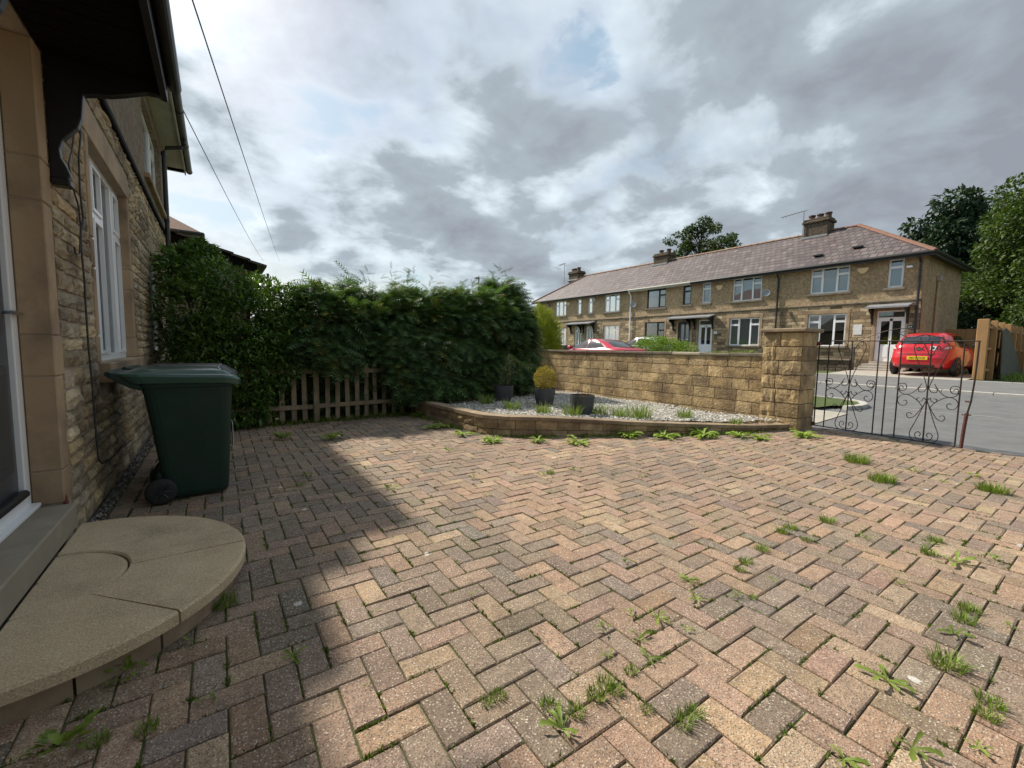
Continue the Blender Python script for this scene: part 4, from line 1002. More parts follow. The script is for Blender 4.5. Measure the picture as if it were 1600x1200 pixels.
# laurel at the left: one big shrub
t = thing('laurel_bush', 'large glossy-leaved laurel shrub between the house wall and the conifer hedge', 'shrub', (.2, 8.2, 0))
for x, y, tx in ((-.1, 8.3, -.3), (.3, 8.2, .2), (.6, 8.4, .9), (-.4, 8.6, -.5)):
    trunk([(x, y, 0), (x+tx*.3, y, .9), (x+tx*.7, y+.05, 1.7), (x+tx, y, 2.3)], .035, .01, t, 'stem')
CL = [(-.05, 8.05, 1.05, .72, .62, .62), (-.25, 8.15, 1.75, .55, .60, .55), (.35, 8.1, 1.55, .60, .62, .60), (.75, 8.1, 1.0, .62, .60, .70), (.55, 8.1, .50, .72, .45, .45), (.05, 8.3, 2.18, .45, .5, .36), (.75, 8.45, 1.95, .55, .5, .42), (1.25, 8.45, 1.9, .55, .5, .42), (1.1, 8.2, 1.3, .5, .5, .5), (-.45, 8.6, 2.35, .32, .5, .42), (-.2, 8.9, 2.50, .40, .4, .34), (.55, 8.9, 2.20, .3, .4, .28), (1.55, 8.7, 2.12, .3, .4, .26), (.1, 8.1, .35, .6, .4, .35), (.35, 7.75, .75, .6, .38, .55), (.0, 7.7, 1.2, .55, .4, .5), (.75, 7.8, 1.0, .4, .35, .45), (.25, 7.6, .3, .45, .3, .3), (-.2, 8.9, 2.72, .3, .35, .22)]
PP = []; DD = []
for cx, cy, cz, rx_, ry_, rz_ in CL:
    m = int(900*(rx_*rz_+.12)/.5); d = ball(m); rr = 1-.5*rng.random(m)**1.6
    P = np.array([cx, cy, cz])+d*rr[:, None]*np.array([rx_, ry_, rz_]); PP.append(P); DD.append(d)
P = np.vstack(PP); D = np.vstack(DD); ok = (P[:, 0] > -.74) & (P[:, 2] > .05); P = P[ok]; D = D[ok]; n = len(P)
# leaves grow in whorls: several to a shoot tip
K = 3; P = np.repeat(P, K, 0)+rng.normal(0, .022, (n*K, 3)); D = np.repeat(D, K, 0)+rng.normal(0, .75, (n*K, 3))+np.array([0, -.15, .15]); n = len(P)
v, f, per = leaves(P, D, np.tile([0, 0, 1.], (n, 1))+rng.normal(0, .45, (n, 3)), rng.uniform(.065, .115, n), rng.uniform(.026, .042, n), .18, .22)
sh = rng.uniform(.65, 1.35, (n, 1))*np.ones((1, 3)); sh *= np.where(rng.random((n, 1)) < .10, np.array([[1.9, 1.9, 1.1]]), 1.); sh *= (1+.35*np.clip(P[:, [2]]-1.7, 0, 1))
tag(bigmesh('foliage', v, f, 'laurel_leaf', t, np.repeat(sh, per, 0)), kind='stuff')

# ------------------------------------------------------------------ planters on the gravel
def pot(name, label, x, y, r, h):
    z = bedz(x, y)-.02; t = thing(name, label, 'plant pot', (x, y, z), 'grey plant pots on the gravel')
    pr = [(r*.70, 0), (r*.80, h*.2), (r*.88, h*.38), (r*.89, h*.40), (r*.91, h*.45), (r*.94, h*.62), (r*.955, h*.63), (r*.97, h*.70), (r, h*.96), (r, h), (r*.93, h), (r*.92, h*.88)]
    b = MB(); b.lathe(pr, (x, y, z), 32); b.build('pot', 'pot', t, smooth=False)
    b = MB(); b.lathe([(.001, h*.90), (r*.5, h*.905), (r*.915, h*.89)], (x, y, z), 24); b.build('soil', 'soil', t); return z+h*.9
z1 = pot('plant_pot', 'dark grey plant pot nearest the hedge, under the upright leafy shrub', 4.67, 7.11, .195, .33)
t = thing('potted_shrub', 'upright grey-green leafy shrub in the pot nearest the hedge', 'shrub', (4.67, 7.11, z1-.02))
P = []; D = []
for k in range(20):
    a = random.uniform(0, 6.28); ln = random.uniform(.25, .60); tip = Vector((4.67+.10+random.gauss(.03, .08), 7.11+random.gauss(0, .07), z1+ln)); bs = Vector((4.67+random.gauss(0, .04), 7.11+random.gauss(0, .04), z1-.03))
    b = MB(); b.tube([bs, bs.lerp(tip, .5)+Vector((random.gauss(0, .02), 0, .03)), tip], .004, 4); b.build('stem', 'bark', t)
    for q in np.linspace(.15, 1, 20): P.append(tuple(bs.lerp(tip, q))); D.append((random.gauss(0, 1), random.gauss(0, 1), .7))
n = len(P); v, f, per = leaves(np.array(P), np.array(D), rng.normal(0, .4, (n, 3))+[0, 0, 1], rng.uniform(.06, .10, n), rng.uniform(.016, .026, n))
tag(bigmesh('foliage', v, f, 'olive_leaf', t, shades(n, per)), kind='stuff')
z2 = pot('plant_pot', 'dark grey plant pot under the golden-brown ball of box', 5.04, 6.27, .20, .34)
t = thing('box_ball', 'golden-brown rounded box ball in the middle pot', 'shrub', (5.04, 6.27, z2-.02))
trunk([(5.04, 6.27, z2-.03), (5.04, 6.27, z2+.2)], .012, .006, t, 'stem')
n = 3400; d = ball(n); rr = 1-.45*rng.random(n)**1.5
P = np.array([5.04, 6.27, z2+.215])+d*rr[:, None]*np.array([.205, .205, .225])*(1+.08*np.sin(d[:, [0]]*8)*np.cos(d[:, [2]]*7))
v, f, per = leaves(P, d+rng.normal(0, .6, (n, 3)), rng.normal(0, 1, (n, 3)), rng.uniform(.018, .034, n), rng.uniform(.010, .016, n))
sh = rng.uniform(.65, 1.35, (n, 1))*np.ones((1, 3)); sh[rng.random(n) < .2] *= np.array([.55, .95, .7])
tag(bigmesh('foliage', v, f, 'box_leaf', t, np.repeat(sh, per, 0)), kind='stuff')
z3 = pot('plant_pot', 'dark grey plant pot nearest the camera, holding only dead stalks', 4.89, 5.11, .205, .33)
t = thing('dead_stalks', 'few dry brown stalks in the pot nearest the camera', 'plant', (4.89, 5.11, z3-.02))
P = []; D = []
for k in range(9):
    x, y = 4.89+random.gauss(0, .09), 5.11+random.gauss(0, .08); hh = random.uniform(.05, .12)
    b = MB(); b.tube([(x, y, z3-.03), (x+random.gauss(0, .02), y, z3+hh)], .003, 4); b.build('stem', 'bark', t)
    for q in range(4): P.append((x, y, z3+hh*random.random())); D.append((random.gauss(0, 1), random.gauss(0, 1), .6))
n = len(P); v, f, per = leaves(np.array(P), np.array(D), rng.normal(0, 1, (n, 3)), rng.uniform(.03, .06, n), rng.uniform(.008, .016, n)); bigmesh('foliage', v, f, 'dry_leaf', t, shades(n, per))

# ------------------------------------------------------------------ weeds and grass
def grass_geo(n, rad, h0, h1, w=.004, lean=.5):
    a = rng.uniform(0, 6.28, n); r = rad*np.sqrt(rng.random(n)); P = np.stack([r*np.cos(a), r*np.sin(a), np.zeros(n)], 1)
    a2 = a+rng.normal(0, .8, n); h = rng.uniform(h0, h1, n); ln = lean*h*rng.random(n)
    dx, dy = np.cos(a2), np.sin(a2); sx, sy = -dy*w, dx*w
    m1 = P+np.stack([dx*ln*.35, dy*ln*.35, h*.6], 1); tp = P+np.stack([dx*ln, dy*ln, h], 1); s_ = np.stack([sx, sy, np.zeros(n)], 1)
    v = np.stack([P-s_, P+s_, m1+s_*.7, m1-s_*.7, tp], 1); f = (np.arange(n)*5)[:, None, None]+np.array([[0, 1, 2], [0, 2, 3], [3, 2, 4]])[None]
    return v.reshape(-1, 3), f.reshape(-1, 3), 5
def dandelion_geo(n, L0, L1):
    VV = []; FF = []; k0 = 0
    for q in range(n):
        a = 2*math.pi*q/n+random.gauss(0, .35); ln = random.uniform(L0, L1); up = random.uniform(.15, .9); w = ln*random.uniform(.11, .16); seg = 6
        ca, sa = math.cos(a), math.sin(a); tw = random.gauss(0, .3)
        for i in range(seg+1):
            t = i/seg; rr = ln*t*(1-.25*up*t); z = ln*up*(1.1*t-.85*t*t)+.006; ww = w*(.18+1.2*t*(1-t*.55))*(1 if i % 2 else .62)*(0 if i == seg else 1)
            for sg in (-1, 0, 1): VV.append((ca*rr-sa*ww*sg, sa*rr+ca*ww*sg, z+abs(sg)*ww*.35+sg*tw*ww))
        for i in range(seg):
            b0 = k0+i*3; 
            for j in (0, 1): FF += [(b0+j, b0+3+j, b0+4+j), (b0+j, b0+4+j, b0+1+j)]
        k0 += (seg+1)*3
    return np.array(VV), np.array(FF), len(VV)
def weed_at(x, y, z, kind, size, label, cat, group):
    if kind == 'd':
        v, f, per = dandelion_geo(random.randint(6, 12), .035*size, .10*size); c = np.tile(rng.uniform(.8, 1.2)*np.ones(3), (len(v), 1)); m = 'weed_leaf'; nm = 'dandelion'
    elif kind == 'b':   # clump of broad leaves
        n = int(16*size); a = rng.uniform(0, 6.28, n); P = np.stack([np.cos(a), np.sin(a), 0*a], 1)*rng.uniform(0, .05*size, (n, 1)); P[:, 2] = rng.uniform(.004, .03*size, n)
        D = np.stack([np.cos(a), np.sin(a), rng.uniform(.1, 1., n)], 1); v, f, per = leaves(P, D, rng.normal(0, .3, (n, 3))+[0, 0, 1], rng.uniform(.03, .06, n)*size, rng.uniform(.018, .03, n)*size); c = shades(n, per); m = 'weed_leaf'; nm = 'leafy_weed'
    else:
        v, f, per = grass_geo(int(110*size), .045*size, .014*size, .044*size, .0016+.0006*size, 1.3); c = shades(len(v)//per, per); m = 'grass_blade'; nm = 'grass_tuft'
    o = bigmesh(nm, v+np.array([x, y, z]), f, m, None, c); tag(o, label, cat, group); return o
big = [((1385, 1066), 'd', 1.15, 'long-leaved dandelion alone on the right foreground pavers'), ((1425, 1172), 'd', 1.05, 'bright broad-leaved dandelion at the bottom right of the drive'),
       ((878, 1142), 'd', 1.0, 'dark green dandelion at the bottom centre, beside a mossy joint'), ((1495, 880), 'd', 1.35, 'spreading dandelion right of centre on the drive, below the gate'),
       ((1490, 992), 'd', 1.0, 'dandelion with side leaves at the foot of a grassy joint on the right'), ((200, 1052), 'b', 1.1, 'bright green leafy weed at the foot of the half-round step'),
       ((92, 1172), 'b', 1.2, 'leafy weed at the bottom left corner below the step'), ((458, 1030), 'd', .8, 'small dandelion in the shaded pavers right of the step'),
       ((350, 945), 'g', 1.3, 'grass tuft growing against the front of the half-round step'), ((1480, 1040), 'g', 1.4, 'grass tuft on the right foreground pavers above the lone dandelion'),
       ((1550, 768), 'g', 2.3, 'large grass patch near the right edge, in front of the gate'), ((1338, 722), 'g', 2.6, 'long grass patch in front of the left half of the gate'),
       ((1378, 752), 'g', 2.4, 'grass patch below the long one in front of the gate'), ((520, 687), 'b', 2.0, 'sunlit yellow-green weed where the shade of the hedge ends'),
       ((440, 686), 'b', 1.9, 'shaded weed in front of the picket fence post'), ((655, 652), 'b', 2.0, 'weed clump at the left end of the bed edging')]
for (x, y), k, s_, lb in big:
    p = gz(x, y); weed_at(p.x, p.y, .001, k, s_, lb, 'grass' if k == 'g' else 'weed', None)
def place(x, y): return ('far ' if y < 780 else ('middle ' if y < 960 else 'near '))+(('left by the step' if y > 780 else 'left by the fence') if x < 640 else 'centre' if x < 1180 else 'right')+' of the drive'
small = [(1075, 908, 'd', .75), (1086, 936, 'd', .75), (1150, 932, 'd', .65), (1028, 968, 'd', .9), (985, 962, 'd', .6), (1000, 1000, 'd', .85), (1012, 1030, 'd', .7), (950, 1028, 'd', .6), (945, 985, 'b', .6), (1072, 985, 'b', .45), (1403, 912, 'd', .6), (1352, 842, 'd', .8), (1455, 852, 'b', .6), (1318, 1190, 'd', .8), (1265, 925, 'b', .3),
         (1210, 908, 'd', .45), (980, 880, 'b', .5), (612, 765, 'b', .9), (680, 800, 'b', .5), (1520, 745, 'b', .9), (1427, 738, 'b', .9), (1475, 755, 'b', .6), (1580, 985, 'b', .5), (1550, 875, 'b', .7), (1525, 1170, 'd', .6), (575, 1075, 'b', .3), (735, 930, 'b', .45), (590, 955, 'b', .3), (300, 1005, 'b', .5), (258, 1000, 'd', .5), (325, 1095, 'b', .5),
         (470, 760, 'b', .8), (480, 745, 'b', .9), (430, 770, 'b', .6), (900, 735, 'b', .8), (760, 775, 'b', .6), (700, 705, 'b', .9), (1000, 745, 'b', .6), (740, 748, 'b', .8), (845, 742, 'b', .7)]
for x, y, k, s_ in small:
    p = gz(x, y); weed_at(p.x, p.y, .001, k, s_, 'small %s in a paver joint, %s' % ('dandelion' if k == 'd' else 'leafy weed', place(x, y)), 'weed', 'small weeds in the paver joints')
for x, y, s_ in ((1235, 826, 1.0), (1292, 815, 1.1), (1222, 832, .9), (1260, 845, .8), (1165, 880, .9), (1190, 860, .9), (1155, 892, .7), (1450, 865, 1.), (1460, 845, .9), (1505, 970, 1.0), (1515, 955, 1.0), (860, 1105, .8), (930, 1090, .8), (900, 1115, .7), (1065, 1130, .8), (1548, 1100, .9), (1540, 1120, .8), (1010, 1110, .5), (945, 1070, .7), (230, 1140, .7), (155, 1160, .7), (860, 740, .9), (1175, 935, .5), (960, 1080, .7), (985, 1050, .6), (1085, 1115, .7), (780, 1090, .6), (760, 1100, .5)):
    p = gz(x, y); weed_at(p.x, p.y, .001, 'g', s_, 'short grass tuft in a paver joint, %s' % place(x, y), 'grass', 'grass tufts in the paver joints')
edge_w = ['broad weed below the bend of the bed edging', 'weed just right of the bend of the bed edging', 'low spreading weed left of the middle of the bed edging', 'tall weed clump at the middle of the bed edging', 'round weed clump right of the middle of the bed edging', 'wide weed clump near the right end of the bed edging', 'weed between the wide clump and the pillar', 'weed at the foot of the gate pillar', 'pale weed clump in front of the gate pillar corner', 'weed at the left part of the bed edging', 'small weed under the left part of the edging']
for ((x, y), s_), lb in zip([((765, 690), 1.7), ((838, 690), 1.5), ((900, 692), 1.8), ((975, 682), 2.2), ((1035, 684), 2.1), ((1095, 682), 2.3), ((1150, 682), 1.8), ((1185, 686), 1.8), ((1250, 681), 2.1), ((690, 668), 1.9), ((722, 680), 1.5)], edge_w):
    p = gz(x, y); v1, f1, _ = dandelion_geo(int(11*s_), .07*s_, .145*s_); v2, f2, _ = dandelion_geo(int(8*s_), .05*s_, .11*s_); v2 = v2+[random.gauss(0, .07), random.gauss(-.03, .03), 0]
    o = bigmesh('edge_weed', np.vstack([v1, v2])+[p.x, p.y-.03, .002], np.vstack([f1, f2+len(v1)]), 'weed_leaf', None, np.ones((len(v1)+len(v2), 3))*random.uniform(1.1, 1.5)); tag(o, lb, 'weed')
# moss and fine grass filling some joints
P = []
for r in pavers:
    if parea(r) < 40: continue
    if random.random() < .6+.25*(r[0] < 1.4):
        e = random.choice((0, 1)); t = np.sort(rng.random(random.randint(3, 16)))
        if rng.random() < .5: t = t*rng.random()*.6
        for q in t: P.append((r[0]+(r[2]-r[0])*q, r[1], -.012) if e else (r[0], r[1]+(r[3]-r[1])*q, -.012))
P = np.array(P); rep = 4; P = np.repeat(P, rep, 0)+rng.normal(0, .004, (len(P)*rep, 3))*[1, 1, 0]; n = len(P)
v, f, per = leaves(P, rng.normal(0, .6, (n, 3))+[0, 0, 1.], rng.normal(0, 1, (n, 3)), rng.uniform(.010, .028, n), rng.uniform(.005, .010, n))
o = bigmesh('moss', v, f, 'grass_blade', None, shades(n, per, .35, .9)); tag(o, 'moss and fine grass in the joints of the drive', 'moss', kind='stuff')
P = []
for k in range(2600):
    s_ = random.random()*tot; p, d = along(s_); n_ = Vector((d.y, -d.x, 0)); q = p+n_*abs(random.gauss(.03, .07)); 
    if math.sin(s_*5.1)+math.sin(s_*2.3+1) > -.3: P.append((q.x, q.y, .0))
P = np.array(P); n = len(P)
v, f, per = leaves(P, rng.normal(0, .8, (n, 3))+[0, 0, .6], rng.normal(0, .5, (n, 3))+[0, 0, 1], rng.uniform(.025, .06, n), rng.uniform(.012, .024, n)); v[:, 2] = np.maximum(v[:, 2], .003)
o = bigmesh('edging_weeds', v, f, 'weed_leaf', None, shades(n, per, .7, 1.2)); tag(o, 'low creeping weeds along the foot of the bed edging', 'weeds', kind='stuff')
# loose stones and leaf litter along the house wall
V = []; F = []; C = []
for k in range(1300):
    x, y = random.uniform(-.785, -.705), random.uniform(3.72, 7.9); s_ = random.uniform(.006, .016); q = oct_v*(s_*rng.uniform(.6, 1.3, 3))*rng.uniform(.75, 1.2, (6, 1))+(x, y, .001+random.random()*.006); n = len(V); V += q.tolist(); F += [tuple(i+n for i in f) for f in oct_f]
    g = random.choice((.10, .14, .2, .3, .08)); C += [(g, g*.9, g*.75)]*6
tag(mk('wall_foot_gravel', V, F, 'gravel_stone', col=C), 'dark gravel strip along the foot of the house wall', 'gravel', kind='stuff')
# long grass in the gravel bed
bedg = ['grass in front of the pot nearest the hedge', 'grass clump between the first and second pots', 'grass between the bed edging and the middle pot', 'grass clump left of the nearest pot', 'grass clump right of the nearest pot', 'thin grass on the gravel right of the nearest pot', 'tall dense grass clump in the middle of the gravel bed', 'thin grass clump against the block wall', 'small weed on the gravel near the pillar']
for ((x, y), s_), lb in zip([((760, 632), 2.6), ((800, 640), 2.4), ((850, 646), 2.4), ((895, 650), 2.8), ((935, 648), 2.6), ((968, 650), 2.4), ((998, 652), 3.1), ((1070, 650), 2.2), ((1150, 658), 1.4)], bedg):
    p = gz(x, y, .2); v, f, per = grass_geo(int(46*s_), .06*s_, .04*s_, .085*s_, .005, 1.2)
    o = bigmesh('grass_clump', v+np.array([p.x, p.y, bedz(p.x, p.y)]), f, 'grass_blade', None, shades(len(v)//per, per, .8, 1.2)*np.array([1.1, 1.05, 1.5])); tag(o, lb, 'grass', 'grass clumps in the gravel bed')
# dead fronds and ferny litter at the hedge foot
n = 900; P = np.stack([rng.uniform(3.1, 4.6, n), rng.uniform(7.3, 8.1, n), np.full(n, .22)], 1); P = P[P[:, 1] > 7.3+(P[:, 0]-3.1)*.0]; n = len(P); P[:, 2] += rng.uniform(0, .03, n)
v, f, per = sprays(P, rng.normal(0, 1, (n, 3))*[1, 1, .3], np.tile([0, 0, 1.], (n, 1)), rng.uniform(.06, .14, n), k=4); o = bigmesh('hedge_litter', v, f, 'dry_leaf', None, shades(n, per)); tag(o, 'dry brown hedge clippings on the soil below the conifers', 'clippings', kind='stuff')
n = 1500; P = np.stack([rng.uniform(-.6, 3.0, n), rng.uniform(7.5, 8.0, n), np.full(n, .0)], 1)
v, f, per = leaves(P, rng.normal(0, .6, (n, 3))+[0, -.2, .7], rng.normal(0, 1, (n, 3)), rng.uniform(.04, .10, n), rng.uniform(.015, .035, n)); o = bigmesh('fence_foot_weeds', v, f, 'weed_leaf', None, shades(n, per, .4, .9)); tag(o, 'low ground cover along the foot of the picket fence', 'ground cover', kind='stuff')
n = 1300; P = np.stack([rng.uniform(.9, 3.4, n), rng.uniform(8.2, 9.6, n), rng.uniform(0.05, .75, n)], 1)
v, f, per = leaves(P, rng.normal(0, 1, (n, 3)), rng.normal(0, 1, (n, 3)), rng.uniform(.04, .08, n), rng.uniform(.02, .04, n)); o = bigmesh('undergrowth', v, f, 'privet_leaf', None, shades(n, per, .6, 1.2)); tag(o, 'light green undergrowth seen between the pickets', 'undergrowth', kind='stuff')

# ------------------------------------------------------------------ terrace across the road
TX = 24.0
fT = lambda u, v, d: (TX+d, u, v)            # facing -X
EZ, RZ, RX = 5.40, 7.75, 27.1
def terrace_house(label, y0, y1, wins, doors, roofends, extras):
    t = thing('terraced_house', label, 'house', (27, (y0+y1)/2, .5), 'houses of the terrace across the road')
    holes = [w[0] for w in wins]+[d[0] for d in doors]
    b = MB(); pierced(b, y0, y1, .3, 3.54, [h for h in holes if h[1] < 3.5], fT, .16); b.build('wall', 'far_stone', t)
    fT2 = lambda u, v, d: (TX-.02+d, u, v)
    b = MB(); pierced(b, y0, y1, 3.54, 5.36, [h for h in holes if h[1] > 3.5], fT2, .18); b.build('upper_wall', 'pebbledash', t)
    b = MB(); b.bbox(TX-.05, y0+.003, 3.505, TX+.02, y1-.003, 3.565, .01); b.build('string_course', 'coping_dark', t)
    for rect, lay, fr, bk in wins:
        f_ = fT2 if rect[1] > 3.5 else fT
        window(t, rect, f_, lay, fr, .10, .05, bk)
        b = MB(); b.bbox(TX-.10, rect[0]-.12, rect[1]-.11, TX+.06, rect[2]+.12, rect[1]-.005, .01); b.build('sill', 'coping_dark', t)
        if rect[1] < 3.5:
            b = MB(); b.bbox(TX-.012, rect[0]-.15, rect[3]+.003, TX+.1, rect[2]+.15, rect[3]+.2, .008); b.build('lintel', 'ashlar', t)
            for a, c in ((rect[0]-.13, rect[0]-.003), (rect[2]+.003, rect[2]+.13)): b = MB(); b.bbox(TX-.012, a, rect[1], TX+.1, c, rect[3], .008); b.build('jamb_stone', 'ashlar', t)
    for rect, style in doors:
        u0, v0, u1, v1 = rect; m = 'upvc' if style == 'white' else 'door_grey'
        vt = v1-.32 if (v1-v0) > 2.15 else v1-.06
        b = MB(); 
        for a, c, e, g in ((u0, u0+.06, v0, v1), (u1-.06, u1, v0, v1), (u0+.06, u1-.06, v1-.06, v1), (u0+.06, u1-.06, vt-.03, vt+.03)): b.box(TX+.07, a, e, TX+.14, c, g)
        b.build('door_frame', m, t)
        b = MB(); L_, R_, B_, T_ = u0+.06, u1-.06, v0+.01, vt-.03; mid = (L_+R_)/2; st = .09; mb = B_+(T_-B_)*.40
        for a, c, e, g in ((L_, L_+st, B_, T_), (R_-st, R_, B_, T_), (mid-.05, mid+.05, mb, T_), (L_+st, R_-st, T_-.1, T_), (L_+st, R_-st, B_, mb)): b.box(TX+.09, a, e, TX+.13, c, g)
        for a, c in ((L_+st+.05, mid-.04), (mid+.04, R_-st-.05)): b.bbox(TX+.078, a, B_+.18, TX+.092, c, mb-.07, .008)
        dr = b.build('door', m, t)
        for a, c in ((L_+st, mid-.05), (mid+.05, R_-st)):
            g_ = MB(); g_.box(TX+.105, a, mb, TX+.11, c, T_-.1); g_.build('pane', 'pane', dr)
        g_ = MB(); g_.box(TX+.2, u0, v0, TX+.205, u1, v1); g_.build('hall', 'room_dark', dr)
        if vt < v1-.1: g_ = MB(); g_.box(TX+.105, u0+.06, vt+.03, TX+.11, u1-.06, v1-.06); g_.build('fanlight', 'pane', dr)
        g_ = MB(); g_.tube([(TX+.06, R_-.05, B_+1.0), (TX+.06, R_-.05, B_+1.12)], .012, 6); g_.build('handle', 'chrome', dr)
        for a, c in ((u0-.13, u0-.003), (u1+.003, u1+.13)): g_ = MB(); g_.bbox(TX-.012, a, v0, TX+.1, c, v1, .008); g_.build('jamb_stone', 'ashlar', t)
        g_ = MB(); g_.bbox(TX-.05, u0-.1, v0-.12, TX+.2, u1+.1, v0-.003, .01); g_.build('door_sill', 'flag', t)
    # roof slopes, gutter
    V = []; b = MB(); xe, xb = TX-.35, TX+6.55; e0, e1 = roofends
    ya, yb = (y0-.35 if e0 else y0), (y1+.35 if e1 else y1); ra, rb = (8.62 if e0 else y0), (yb-3.4 if e1 else y1)
    b.add([(xe, ya, EZ), (xe, yb, EZ), (RX, rb, RZ), (RX, ra, RZ)], [(0, 1, 2, 3)]); b.add([(xb, ya, EZ), (xb, yb, EZ), (RX, rb, RZ), (RX, ra, RZ)], [(3, 2, 1, 0)])
    rf = b.build('roof', 'slates', t)
    if e0: b = MB(); b.add([(xe, ya, EZ), (RX, ra, RZ), (xb, ya, EZ)], [(0, 1, 2)]); b.build('hip_slope', 'slates_end', rf)
    if e1: b = MB(); b.add([(xe, yb, EZ), (RX, rb, RZ), (xb, yb, EZ)], [(2, 1, 0)]); b.build('hip_slope', 'slates_end', rf)
    b = MB(); b.box(xe+.02, ya+.02, EZ-.03, TX-.02, yb-.02, EZ-.012); b.build('soffit', 'black_paint', rf)
    b = MB(); b.tube([(xe-.03, ya, EZ-.03), (xe-.03, yb, EZ-.03)], .065, 8); b.box(xe, ya+.02, EZ-.16, xe+.03, yb-.02, EZ+.0); b.build('gutter', 'soffit' if 'wgut' in extras else 'black_plastic', rf)
    if e0:
        b = MB(); b.tube([(xe, ya-.03, EZ-.03), (xb, ya-.03, EZ-.03)], .065, 8); b.box(xe, ya, EZ-.16, xb, ya+.03, EZ); b.box(xe, ya+.03, EZ-.05, xb, y0, EZ-.02); b.build('gutter', 'black_plastic', rf)
        b = MB(); b.box(TX, y0, .3, TX+6.2, y0+.02, 5.36); b.build('end_wall', 'pebbledash', t)
        b = MB(); b.tube([(TX+1.9, y0-.06, 4.4), (TX+1.9, y0-.06, 1.9)], .05, 8); b.build('vent_pipe', 'render_pale', t)
        b = MB(); b.bbox(TX+1.78, y0-.16, 4.45, TX+2.08, y0, 4.68, .02); b.build('vent_head', 'flag', t)
    if e1: b = MB(); b.box(TX, y1-.02, .3, TX+6.2, y1, 5.36); b.build('end_wall', 'pebbledash', t)
    b = MB(); b.box(TX+6.18, y0, .3, TX+6.2, y1, 5.36); b.build('back_wall', 'pebbledash', t)
    # ridge and hip tiles, one by one
    rt = 'ridge_tile' if e0 else 'ridge_pale'
    def ridge(p, q, m):
        p, q = Vector(p), Vector(q); d = (q-p); n = max(1, int(d.length/.42)); 
        for k in range(n):
            a = p+d*(k/n); c = p+d*((k+1.04)/n); b = MB(); s = d.normalized().cross(Vector((0, 0, 1))).normalized(); u = s.cross(d.normalized())
            if u.z < 0: u = -u
            V = []
            for P_, rr in ((a, .13), (c, .115)): V += [P_+s*(rr*math.cos(w))+u*(rr*.75*math.sin(w)-.03) for w in np.linspace(0, math.pi, 6)]
            b.add(V, [(i, i+1, i+7, i+6) for i in range(5)]+[(5, 4, 3, 2, 1, 0), (6, 7, 8, 9, 10, 11)]); b.build('ridge_tile', m, rf)
    ridge((RX, ra, RZ), (RX, rb, RZ), rt)
    if e0: ridge((RX, ra, RZ+.02), (xe, ya, EZ+.02), 'ridge_tile')
    if e1: ridge((RX, rb, RZ+.02), (xe, yb, EZ+.02), 'ridge_tile')
    return t
LAY = [(1, .30), (1.15, 0), (1, .30)]; LS = [(1, .30)]
LG = [(1, .24), (1.15, 0), (1, .24)]
hA = terrace_house('end house of the terrace, behind the parked red hatchback', 5.3, 10.92, [((7.84, 4.10, 9.42, 5.30), LAY, 'upvc', 'curtain'), ((5.95, 4.10, 6.47, 5.32), LS, 'upvc', 'curtain'), ((7.84, 1.60, 9.42, 3.12), LG, 'upvc', 'room_dark')], [((5.76, .93, 6.74, 3.14), 'white')], (1, 0), '')
hB = terrace_house('terraced house with cream alarm box and white door, second from the right', 10.93, 15.68, [((11.69, 4.06, 13.27, 5.32), LAY, 'upvc', 'curtain'), ((14.56, 4.10, 15.12, 5.30), LS, 'upvc', 'curtain'), ((11.69, 1.61, 13.35, 3.12), LG, 'upvc', 'curtain')], [((14.36, .93, 15.26, 3.13), 'white')], (0, 0), '')
hC = terrace_house('terraced house with black-framed windows and dark door in the middle of the row', 15.69, 20.48, [((17.63, 4.06, 19.10, 5.30), [(1, .35), (1.6, 0)], 'black_plastic', 'curtain'), ((15.84, 4.10, 16.40, 5.27), LS, 'black_plastic', 'curtain'), ((17.65, 1.58, 19.20, 3.13), [(1, .35), (1.6, 0)], 'black_plastic', 'room_dark')], [((15.80, .93, 16.64, 3.08), 'dark')], (0, 0), 'wgut')
hD = terrace_house('terraced house left of the white drainpipe', 20.49, 25.0, [((21.50, 4.03, 22.98, 5.30), LAY, 'upvc', 'curtain'), ((24.22, 4.06, 24.72, 5.25), LS, 'upvc', 'curtain'), ((21.51, 1.62, 23.01, 3.05), LG, 'upvc', 'room_dark')], [((24.08, .93, 24.88, 3.08), 'white')], (0, 0), '')
hE = terrace_house('far left end house of the terrace, beside the golden conifer', 25.01, 31.2, [((27.26, 4.03, 28.66, 5.26), LAY, 'upvc', 'curtain'), ((25.47, 4.06, 25.95, 5.27), LS, 'upvc', 'curtain'), ((27.21, 1.60, 28.66, 3.03), LG, 'upvc', 'room_dark')], [((25.40, .93, 26.18, 3.10), 'white')], (0, 1), '')
def porch(t, y0, y1, z=3.30, nb=2):
    b = MB(); b.add([(TX-.02, y0, z+.12), (TX-.02, y1, z+.12), (TX-.62, y1, z-.02), (TX-.62, y0, z-.02), (TX-.02, y0, z+.05), (TX-.02, y1, z+.05), (TX-.62, y1, z-.09), (TX-.62, y0, z-.09)], [(0,1,2,3),(7,6,5,4),(0,3,7,4),(1,5,6,2),(3,2,6,7),(0,4,5,1)])
    c = b.build('porch_canopy', 'lead', t)
    for y in ([y0+.1, y1-.15] if nb == 2 else [y0+.1, (y0+y1)/2-.2, (y0+y1)/2+.12, y1-.15]):
        b = MB(); b.prism([(TX-.01, z-.75), (TX-.10, z-.72), (TX-.10, z-.55), (TX-.22, z-.32), (TX-.42, z-.22), (TX-.55, z-.12), (TX-.01, z+.02)], lambda u, v, d: (u, d, v), y, y+.06); b.build('bracket', 'black_paint', c)
porch(hA, 5.56, 7.0); porch(hB, 14.2, 17.1, 3.30, 4); porch(hD, 23.85, 26.7, 3.30, 4)
